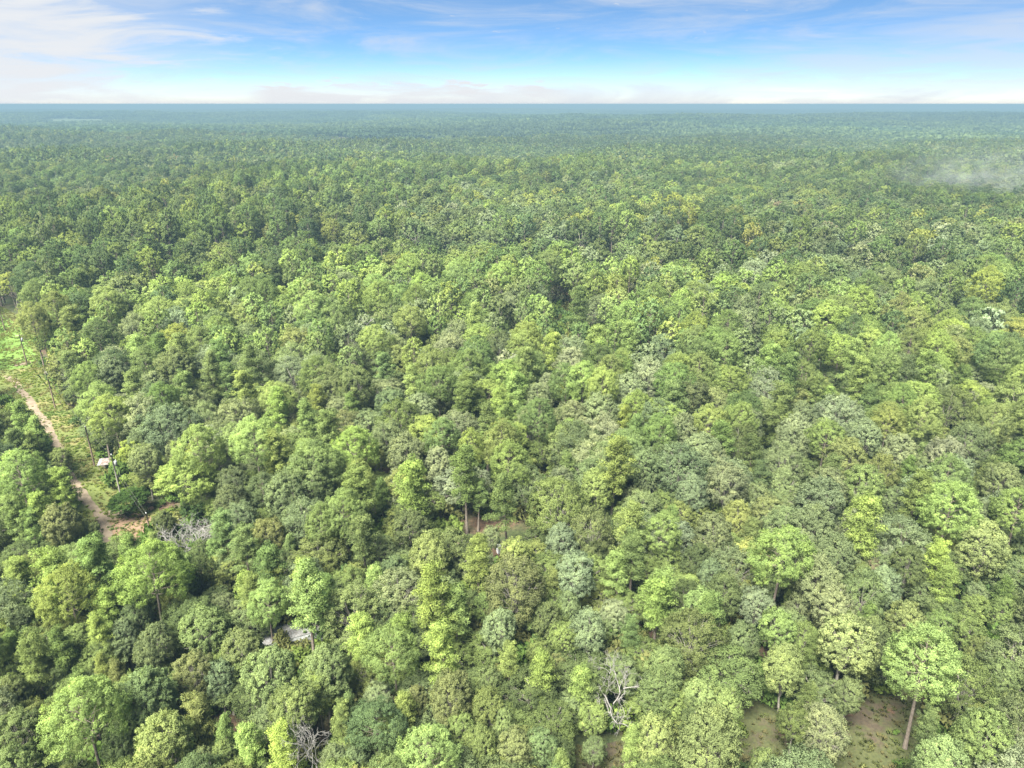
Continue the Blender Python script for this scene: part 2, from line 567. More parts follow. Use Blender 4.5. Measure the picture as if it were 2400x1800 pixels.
def broadleaf(seed, lod, H=15.0, RR=3.6, low=0.30, lobes=30, spread=1.0, droop=0.0, lob=(0.25, 0.39), slim=1.0):
    """Hardwood: forked trunk, pale limbs, a crown of many leafy lobes."""
    g = np.random.default_rng(seed)
    tr, cr = Buf(), Buf()
    zc = H * (low + 1) / 2
    hz = H * (1 - low) / 2
    fork = H * g.uniform(0.26, 0.40)
    zz = np.linspace(0, fork, 5)
    wob = g.uniform(-0.4, 0.4, 2)
    tk = np.column_stack((wob[0] * zz / fork, wob[1] * zz / fork, zz))
    tr.tube(tk, np.interp(zz, [0, 0.8, fork], [0.34, 0.25, 0.19]), (8, 5, 4)[lod])
    nlob = (int(lobes * 1.35), int(lobes * 0.85), 13)[lod]
    ntuft = (15, 8, 3)[lod]
    nb = (48 if RR < 4 else 38, 11, 5)[lod]
    Ls, Ws = ((0.21, 0.125), (0.58, 0.38), (1.5, 1.2))[lod]
    C, D, O, T = [], [], [], []
    ph = g.uniform(0, 6.28)
    egg = g.uniform(0.8, 1.2)
    for i in range(nlob):
        u = (i + 0.5) / nlob
        cz = 1 - u * 1.62
        cz = np.clip(cz + g.normal(0, 0.06), -0.7, 1)
        a = ph + i * 2.399 + g.normal(0, 0.2)
        sr = math.sqrt(max(0, 1 - cz * cz))
        k = g.uniform(*((0.62, 0.86), (0.68, 0.84), (0.7, 0.8))[lod])
        wdt = (1 + 0.12 * math.sin(a * 2 + ph)) * spread
        ld = np.array([math.cos(a) * sr, math.sin(a) * sr, cz])
        lc = np.array([ld[0] * RR * k * wdt, ld[1] * RR * k * wdt / egg ** 0.3, zc + cz * hz * g.uniform(0.66, 0.92)]) + np.array([tk[-1, 0], tk[-1, 1], 0]) * 0.6
        lr = RR * g.uniform(*lob) * (1.25 if lod == 2 else 1)
        ltone = g.uniform(0.22, 0.62)
        if lod < 2 and i % 2 == 0:
            p0 = tk[-1] + np.array([0, 0, g.uniform(-0.25, 0.5) * fork * 0.3])
            mid = p0 * 0.45 + lc * 0.55 + np.array([0, 0, 0.9]) - np.array([lc[0], lc[1], 0]) * 0.18
            q = np.linspace(0, 1, 6)[:, None]
            cu = (1 - q) ** 2 * p0 + 2 * q * (1 - q) * mid + q * q * (lc + ld * lr * 0.3)
            cu[1:-1] += g.normal(0, 0.10, (4, 3))
            tr.tube(cu, np.linspace(0.125, 0.022, 6), 4)
            if lod == 0:
                for _ in range(3):
                    b0 = cu[g.integers(2, 5)]
                    e = lc + unit(g.normal(size=3) + ld) * lr * g.uniform(0.5, 1.0)
                    tr.tube(np.stack((b0, (b0 + e) / 2 + g.normal(0, 0.12, 3), e)), np.array([0.04, 0.028, 0.012]), 4)
        for j in range(ntuft):
            td = unit(g.normal(size=3) + ld * 0.65 + np.array([0, 0, 0.35]))
            tc = lc + td * lr * g.uniform(0.55, 1.05)
            tc[2] -= droop * g.uniform(0, 0.8)
            d = unit(g.normal(size=(nb, 3)) + td * 0.5)
            sp = lr * (0.34 if lod < 2 else 0.5)
            C.append(tc + d * sp * g.uniform(0.3, 1.0, (nb, 1)))
            D.append(unit(d * 0.6 + g.normal(0, 0.7, (nb, 3)) + np.array([0, 0, -0.15])))
            O.append(unit(d * (0.5, 0.3, 0.2)[lod] + td * (0.45, 0.35, 0.25)[lod] + ld * (0.55, 0.9, 1.1)[lod] + np.array([0, 0, 0.32])))
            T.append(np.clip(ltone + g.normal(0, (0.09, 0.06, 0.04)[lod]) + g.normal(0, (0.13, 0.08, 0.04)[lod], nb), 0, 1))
    C, D, O, T = (np.concatenate(k) for k in (C, D, O, T))
    n = len(C)
    sprays(cr, C, D, Ls * g.uniform(0.55, 1.5, n), Ws * slim * g.uniform(0.55, 1.5, n), O, g, T, 0, 0.6)
    return tr, cr


WIDE_PINE, WIDE_LEAF = 4.6, 4.8


def round_pine(seed, lod, low=0.52, lobes=40):
    """An older pine: straight bare trunk under a domed crown of rounded tufts."""
    tr, _ = pine(seed, lod, base=low + 0.1)
    _, cr = broadleaf(seed + 50, lod, H=20.0, RR=WIDE_PINE, low=low, lobes=lobes, lob=(0.21, 0.31), slim=0.75)
    return tr, cr


def shrub(seed, n=420, H=2.2, RR=1.5):
    g = np.random.default_rng(seed)
    cr = Buf()
    lob = 9
    C, D, O, T = [], [], [], []
    for i in range(lob):
        d0 = unit(g.normal(size=3) * np.array([1, 1, 0.6]) + np.array([0, 0, 0.5]))
        lc = d0 * np.array([RR, RR, H * 0.6]) * g.uniform(0.3, 0.7) + np.array([0, 0, H * 0.32])
        k = n // lob
        d = unit(g.normal(size=(k, 3)) + np.array([0, 0, 0.4]))
        C.append(lc + d * g.uniform(0.35, 1, (k, 1)) * RR * 0.42)
        D.append(unit(g.normal(size=(k, 3))))
        O.append(unit(d + np.array([0, 0, 0.5])))
        T.append(np.clip(g.uniform(0.25, 0.6) + g.normal(0, 0.13, k), 0, 1))
    C, D, O, T = (np.concatenate(k) for k in (C, D, O, T))
    C[:, 2] = np.maximum(C[:, 2], 0.05)
    sprays(cr, C, D, 0.34 * g.uniform(0.7, 1.3, len(C)), 0.2 * g.uniform(0.7, 1.3, len(C)), O, g, T, 0, 0.6)
    return cr


def tuft(seed, n=46):
    """A knot of long grass with a few broad weed leaves."""
    g = np.random.default_rng(seed)
    b = Buf()
    a = g.uniform(0, 6.28, n)
    r_ = g.uniform(0, 0.45, n)
    d = unit(np.column_stack((np.cos(a) * 0.5, np.sin(a) * 0.5, g.uniform(0.6, 1.2, n))))
    c = np.column_stack((np.cos(a) * r_, np.sin(a) * r_, g.uniform(0.1, 0.28, n)))
    o = unit(d * 0.4 + np.array([0, 0, 1.0]))
    sprays(b, c, d, g.uniform(0.35, 0.65, n), g.uniform(0.05, 0.16, n), o, g, np.clip(g.normal(0.45, 0.2, n), 0, 1), 0, 0.3)
    return b


# ------------------------------------------------------------------ tree shapes
PINE_H, PINE_R, LEAF_H, LEAF_R = 20.0, 3.0, 15.0, 3.6
N_PINE, N_LEAF = 8, 10
pine_sh, leaf_sh = [], []
pine_lod, leaf_lod = {1: [], 2: []}, {1: [], 2: []}
PINE_BASE = [0.42, 0.48, 0.46, 0.54, 0.38, 0.58, 0.44, 0.50]
PINE_ROUND = [0.60, 0.42, 0.50, 0.36, 0.66, 0.36, 0.55, 0.42]
ROUND_PINES = [1, 3, 5, 7]
LEAF_ARG = [dict(low=0.16, lobes=44, RR=WIDE_LEAF, lob=(0.22, 0.34)), dict(low=0.22, lobes=40, RR=WIDE_LEAF, lob=(0.22, 0.36)), dict(low=0.20, lobes=44, RR=WIDE_LEAF, lob=(0.21, 0.32)),
            dict(low=0.28, lobes=40, RR=WIDE_LEAF, lob=(0.22, 0.35)), dict(low=0.22, lobes=42, droop=0.3, RR=WIDE_LEAF, lob=(0.22, 0.33)), dict(low=0.34, lobes=40, spread=0.95), dict(low=0.42, lobes=34), dict(low=0.38, lobes=38),
            dict(low=0.44, lobes=34, spread=1.05), dict(low=0.32, lobes=38, droop=0.3)]


def make_pine(i, lod=0):
    if i in ROUND_PINES:
        return round_pine(100 + i + 300 * lod, lod, PINE_BASE[i] - 0.08)
    return pine(100 + i, lod, base=PINE_BASE[i], top_round=PINE_ROUND[i])


for i in range(N_PINE):
    tr_, cr_ = make_pine(i)
    pine_sh.append((tr_.mesh('pine_trunk', ['pine_bark']), cr_.mesh('pine_crown', ['needles'], True, True)))
for i in range(N_LEAF):
    tr_, cr_ = broadleaf(200 + i, 0, **LEAF_ARG[i])
    leaf_sh.append((tr_.mesh('broadleaf_trunk', ['grey_bark']), cr_.mesh('broadleaf_crown', ['leaves'], True, True)))
shrub_sh = [shrub(300 + i).mesh('shrub_leaves', ['leaves'], True, True) for i in range(4)]


def join(tr_, cr_):
    b = Buf()
    v = [np.concatenate(s.v) for s in (tr_, cr_)]
    f = [np.concatenate(s.f) for s in (tr_, cr_)]
    # the trunk needs real normals once the mesh carries its own
    tn = np.zeros_like(v[0])
    p = v[0][f[0]]
    fn = np.cross(p[:, 1] - p[:, 0], p[:, 2] - p[:, 0])
    for k in range(4):
        np.add.at(tn, f[0][:, k], fn)
    b.add(v[0], f[0], 0, unit(tn))
    b.add(v[1], f[1], 1, np.concatenate(cr_.nrm), np.concatenate(cr_.tone))
    return b


def clump_ground(seed, size=90.0, n=130):
    """A patch of far woodland: hundreds of small crowns, each a handful of faces."""
    g = np.random.default_rng(seed)
    cr = Buf()
    C, D, O, T = [], [], [], []
    for i in range(n):
        c = np.array([g.uniform(-size / 2, size / 2), g.uniform(-size / 2, size / 2), g.uniform(9, 17)])
        k = 9
        d = g.normal(size=(k, 3))
        d[:, 2] = np.abs(d[:, 2])
        d = unit(d)
        C.append(c + d * np.array([3.9, 3.9, 3.4]) * g.uniform(0.7, 1.25))
        D.append(unit(np.cross(d, g.normal(size=(k, 3)))))
        O.append(unit(d + np.array([0, 0, 0.3])))
        T.append(np.clip(g.uniform(0.05, 0.9) + g.normal(0, 0.08, k), 0, 1))
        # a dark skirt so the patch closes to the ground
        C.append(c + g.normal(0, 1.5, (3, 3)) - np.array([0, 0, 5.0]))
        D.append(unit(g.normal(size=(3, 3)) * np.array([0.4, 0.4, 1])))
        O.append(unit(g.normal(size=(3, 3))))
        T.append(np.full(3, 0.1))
    C, D, O, T = (np.concatenate(k) for k in (C, D, O, T))
    sprays(cr, C, D, 6.2 * g.uniform(0.7, 1.2, len(C)), 5.2 * g.uniform(0.7, 1.2, len(C)), O, g, T, 0, 0.3)
    return cr


# the shapes the far woodland is scattered from (kept outside the scene)
protos = bpy.data.collections.new("woodland_shapes")
PROTO = []


def proto(me):
    o = bpy.data.objects.new("shape_%03d" % len(PROTO), me)
    protos.objects.link(o)
    PROTO.append(o)
    return len(PROTO) - 1


IDX = {}
IDX['P0'] = [proto(join(*make_pine(i)).mesh('pine', ['pine_bark', 'needles'], True, True)) for i in (2, 4, 1, 7)]
IDX['B0'] = [proto(join(*broadleaf(200 + i, 0, **LEAF_ARG[i])).mesh('broadleaf', ['grey_bark', 'leaves'], True, True)) for i in (0, 3, 5, 8)]
IDX['P1'] = [proto(join(*round_pine(400 + i, 1, PINE_BASE[2 * (i % 4) + 1] - 0.08)).mesh('pine', ['pine_bark', 'needles'], True, True)) for i in range(8)]
IDX['B1'] = [proto(join(*broadleaf(500 + i, 1, **LEAF_ARG[i % 10])).mesh('broadleaf', ['grey_bark', 'leaves'], True, True)) for i in range(10)]
IDX['P2'] = [proto(join(*round_pine(600 + i, 2, 0.42)).mesh('pine', ['pine_bark', 'needles'], True, True)) for i in range(6)]
IDX['B2'] = [proto(join(*broadleaf(700 + i, 2, RR=WIDE_LEAF, low=0.22)).mesh('broadleaf', ['grey_bark', 'leaves'], True, True)) for i in range(8)]
IDX['S'] = [proto(me) for me in shrub_sh]
IDX['G'] = [proto(tuft(900 + i).mesh('tuft', ['leaves'], True, True)) for i in range(3)]
IDX['W'] = [proto(clump_ground(800 + i).mesh('wood', ['leaves'], True, True)) for i in range(4)]


def scatter(name, pos, rot, scl, col, idx):
    """One object that stands for an uncountable mass: shapes instanced on its points."""
    n = len(pos)
    me = bpy.data.meshes.new(name)
    me.vertices.add(n)
    me.vertices.foreach_set('co', np.asarray(pos, np.float32).ravel())
    for key, typ, arr in (('rot', 'FLOAT_VECTOR', rot), ('scl', 'FLOAT_VECTOR', scl)):
        a = me.attributes.new(key, typ, 'POINT')
        a.data.foreach_set('vector', np.asarray(arr, np.float32).ravel())
    a = me.attributes.new('color', 'FLOAT_COLOR', 'POINT')
    a.data.foreach_set('color', np.column_stack((col, np.ones(n))).astype(np.float32).ravel())
    a = me.attributes.new('pick', 'INT', 'POINT')
    a.data.foreach_set('value', np.asarray(idx, np.int32))
    o = link(name, me)
    gt = bpy.data.node_groups.new(name, 'GeometryNodeTree')
    gt.interface.new_socket('Geometry', in_out='INPUT', socket_type='NodeSocketGeometry')
    gt.interface.new_socket('Geometry', in_out='OUTPUT', socket_type='NodeSocketGeometry')
    nn = gt.nodes
    gi, go = nn.new('NodeGroupInput'), nn.new('NodeGroupOutput')
    ci = nn.new('GeometryNodeCollectionInfo')
    ci.inputs['Collection'].default_value = protos
    ci.inputs['Separate Children'].default_value = True
    ci.inputs['Reset Children'].default_value = True
    ip = nn.new('GeometryNodeInstanceOnPoints')
    ip.inputs['Pick Instance'].default_value = True

    def attr(key, typ):
        q = nn.new('GeometryNodeInputNamedAttribute')
        q.data_type = typ
        q.inputs['Name'].default_value = key
        return q.outputs[0]
    er = nn.new('FunctionNodeEulerToRotation')
    gt.links.new(attr('rot', 'FLOAT_VECTOR'), er.inputs[0])
    gt.links.new(gi.outputs[0], ip.inputs['Points'])
    gt.links.new(ci.outputs[0], ip.inputs['Instance'])
    gt.links.new(attr('pick', 'INT'), ip.inputs['Instance Index'])
    gt.links.new(er.outputs[0], ip.inputs['Rotation'])
    gt.links.new(attr('scl', 'FLOAT_VECTOR'), ip.inputs['Scale'])
    gt.links.new(ip.outputs[0], go.inputs[0])
    md = o.modifiers.new('scatter', 'NODES')
    md.node_group = gt
    return o


# ------------------------------------------------------------------ ground, track, clearings
rr = np.concatenate((np.linspace(4, 240, 14), np.geomspace(270, 45000, 90)))
th = np.linspace(0, 2 * math.pi, 181)[:-1]
X = rr[:, None] * np.sin(th)
Y = rr[:, None] * np.cos(th)
Z = terrain(X, Y)
V = np.stack((X, Y, Z), -1).reshape(-1, 3)
nt = len(th)
i = np.arange(len(rr) - 1)[:, None] * nt
j = np.arange(nt)[None]
k = (j + 1) % nt
F = np.stack((i + j, i + k, i + nt + k, i + nt + j), -1).reshape(-1, 4)
gb = Buf().add(V, F)
hub = np.arange(0, nt, 4)
core = V[:nt]
gb.v.append(np.array([[0, 0, 0]], np.float32))
gb.nrm.append(np.zeros((1, 3), np.float32))
gb.tone.append(np.zeros(1, np.float32))
q = np.stack((np.full(nt // 2, gb.n), (np.arange(nt // 2) * 2 + 2) % nt, np.arange(nt // 2) * 2 + 1, np.arange(nt // 2) * 2), -1)
gb.f.append(q.astype(np.int32))
gb.m.append(np.zeros(len(q), np.int32))
gb.n += 1
ground = gb.obj('ground', 'forest_floor', smooth=True)
tag(ground, 'brown and green forest floor under the trees', kind='structure')


def sheet(name, poly, mat, z, label, ragged=0.6, seed=1):
    """A ground sheet with a ragged outline given in ground metres."""
    g = np.random.default_rng(seed)
    pts = []
    for a, b in zip(poly, poly[1:] + poly[:1]):
        d = math.dist(a, b)
        n = max(2, int(d / 1.2))
        for s_ in range(n):
            q = s_ / n
            pts.append((a[0] + (b[0] - a[0]) * q + g.normal(0, ragged * 0.5), a[1] + (b[1] - a[1]) * q + g.normal(0, ragged * 0.5), z))
    import bmesh
    bm = bmesh.new()
    vs = [bm.verts.new(p) for p in pts]
    bm.faces.new(vs)
    bmesh.ops.triangulate(bm, faces=bm.faces[:], ngon_method='EAR_CLIP')
    for f in bm.faces:
        if f.normal.z < 0:
            f.normal_flip()
    me = bpy.data.meshes.new(name)
    bm.to_mesh(me)
    bm.free()
    me.materials.append(MAT[mat])
    return tag(link(name, me), label, kind='structure')


VERGE_PX = [(-60, 690), (34, 735), (88, 775), (104, 860), (142, 930), (208, 1008), (240, 1072), (272, 1122), (298, 1180), (362, 1188), (402, 1228),
            (385, 1280), (335, 1310), (250, 1330), (200, 1250), (160, 1190), (120, 1110), (90, 1040), (40, 975), (-60, 930)]
sheet('grass_verge', [at(*p) for p in VERGE_PX], 'grass_ground', 0.012, 'yellowish grass and red earth along the sandy track', 0.8, 2)
sheet('grass_clearing', [at(*p) for p in [(-60, 720), (22, 745), (74, 785), (82, 846), (62, 862), (-60, 872)]], 'lush_grass', 0.024,
      'bright green mown clearing at the far end of the track', 0.7, 3)
CLEAR_PX = [(1350, 1748), (1470, 1742), (1560, 1800), (1690, 1690), (1745, 1635), (1830, 1650), (1900, 1700), (1990, 1680), (2030, 1606), (2160, 1605), (2180, 1690), (2190, 1800), (2170, 1900), (1300, 1900)]
sheet('bare_earth', [at(*p) for p in [(243, 1212), (330, 1203), (378, 1228), (352, 1288), (272, 1304), (250, 1262)]], 'bare_soil', 0.024, 'bare reddish-brown soil in front of the round bush', 0.7, 12)
sheet('dry_clearing', [at(*p) for p in CLEAR_PX], 'dry_clearing', 0.012, 'dry brown and olive clearing between the nearest trees', 1.0, 4)
sheet('leaf_litter', [at(*p) for p in [(1010, 1225), (1150, 1215), (1300, 1228), (1320, 1300), (1180, 1320), (1020, 1310)]], 'forest_floor', 0.012,
      'reddish leaf litter in the shaded gap under pines', 0.8, 5)
fa, fb, fc, fd = [np.array(at(*p)) for p in [(90, 291.5), (262, 290.5), (275, 285), (110, 285.5)]]
fu, fv = np.meshgrid(np.linspace(0, 1, 24), np.linspace(0, 1, 24))
fw = 0.06 * np.sin(fu * 23) * (np.abs(fv - 0.5) * 2)
fv2 = np.clip(fv + fw, -0.1, 1.1)
fx = (1 - fv2) * ((1 - fu) * fa[0] + fu * fb[0]) + fv2 * ((1 - fu) * fd[0] + fu * fc[0])
fy = (1 - fv2) * ((1 - fu) * fa[1] + fu * fb[1]) + fv2 * ((1 - fu) * fd[1] + fu * fc[1])
a_ = (np.arange(23)[:, None] * 24 + np.arange(23)[None]).ravel()
tag(Buf().add(np.stack((fx, fy, terrain(fx, fy) + 1.5), -1).reshape(-1, 3), np.stack((a_, a_ + 1, a_ + 25, a_ + 24), -1)).obj('field', 'far_field', None, True),
    'pale field far off in the woodland', kind='structure')


def track(name, px, width, label, seed):
    g = np.random.default_rng(seed)
    P_ = np.array([at(*p) for p in px])
    s_ = np.concatenate(([0], np.cumsum(np.hypot(*np.diff(P_, axis=0).T))))
    q = np.arange(0, s_[-1], 0.8)
    x, y = np.interp(q, s_, P_[:, 0]), np.interp(q, s_, P_[:, 1])
    kk = np.ones(7) / 7
    if len(q) > 12:
        x[3:-3], y[3:-3] = np.convolve(x, kk, 'valid'), np.convolve(y, kk, 'valid')
    tx, ty = np.gradient(x), np.gradient(y)
    l_ = np.hypot(tx, ty)
    wl = width / 2 * (1 + 0.25 * np.sin(q / 3.1) + g.normal(0, 0.12, len(q)))
    wr = width / 2 * (1 + 0.25 * np.sin(q / 2.3 + 1) + g.normal(0, 0.12, len(q)))
    v = np.stack((np.column_stack((x - ty / l_ * wl, y + tx / l_ * wl, np.full(len(q), 0.05))),
                  np.column_stack((x + ty / l_ * wr, y - tx / l_ * wr, np.full(len(q), 0.05)))), 1).reshape(-1, 3)
    n = np.arange(len(q) - 1)
    f = np.stack((2 * n, 2 * n + 1, 2 * n + 3, 2 * n + 2), -1)
    return tag(Buf().add(v, f).obj(name, 'sandy_track'), label, kind='structure')


track('dirt_track', [(20, 880), (48, 912), (85, 962), (112, 1000), (128, 1030), (150, 1085), (172, 1130), (196, 1165), (226, 1195), (240, 1222), (250, 1262),
                     (268, 1330), (305, 1392), (348, 1420), (385, 1455), (470, 1500), (600, 1540)], 1.8, 'pale sandy track winding along the tree line', 7)
track('track_spur', [(236, 1206), (262, 1207), (302, 1199)], 3.0, 'short sandy spur that ends at the dark round bush', 8).location.z = 0.008
track('track_branch', [(34, 856), (76, 850)], 2.2, 'short strip of bare sand by the pole in the clearing', 9).location.z = 0.016

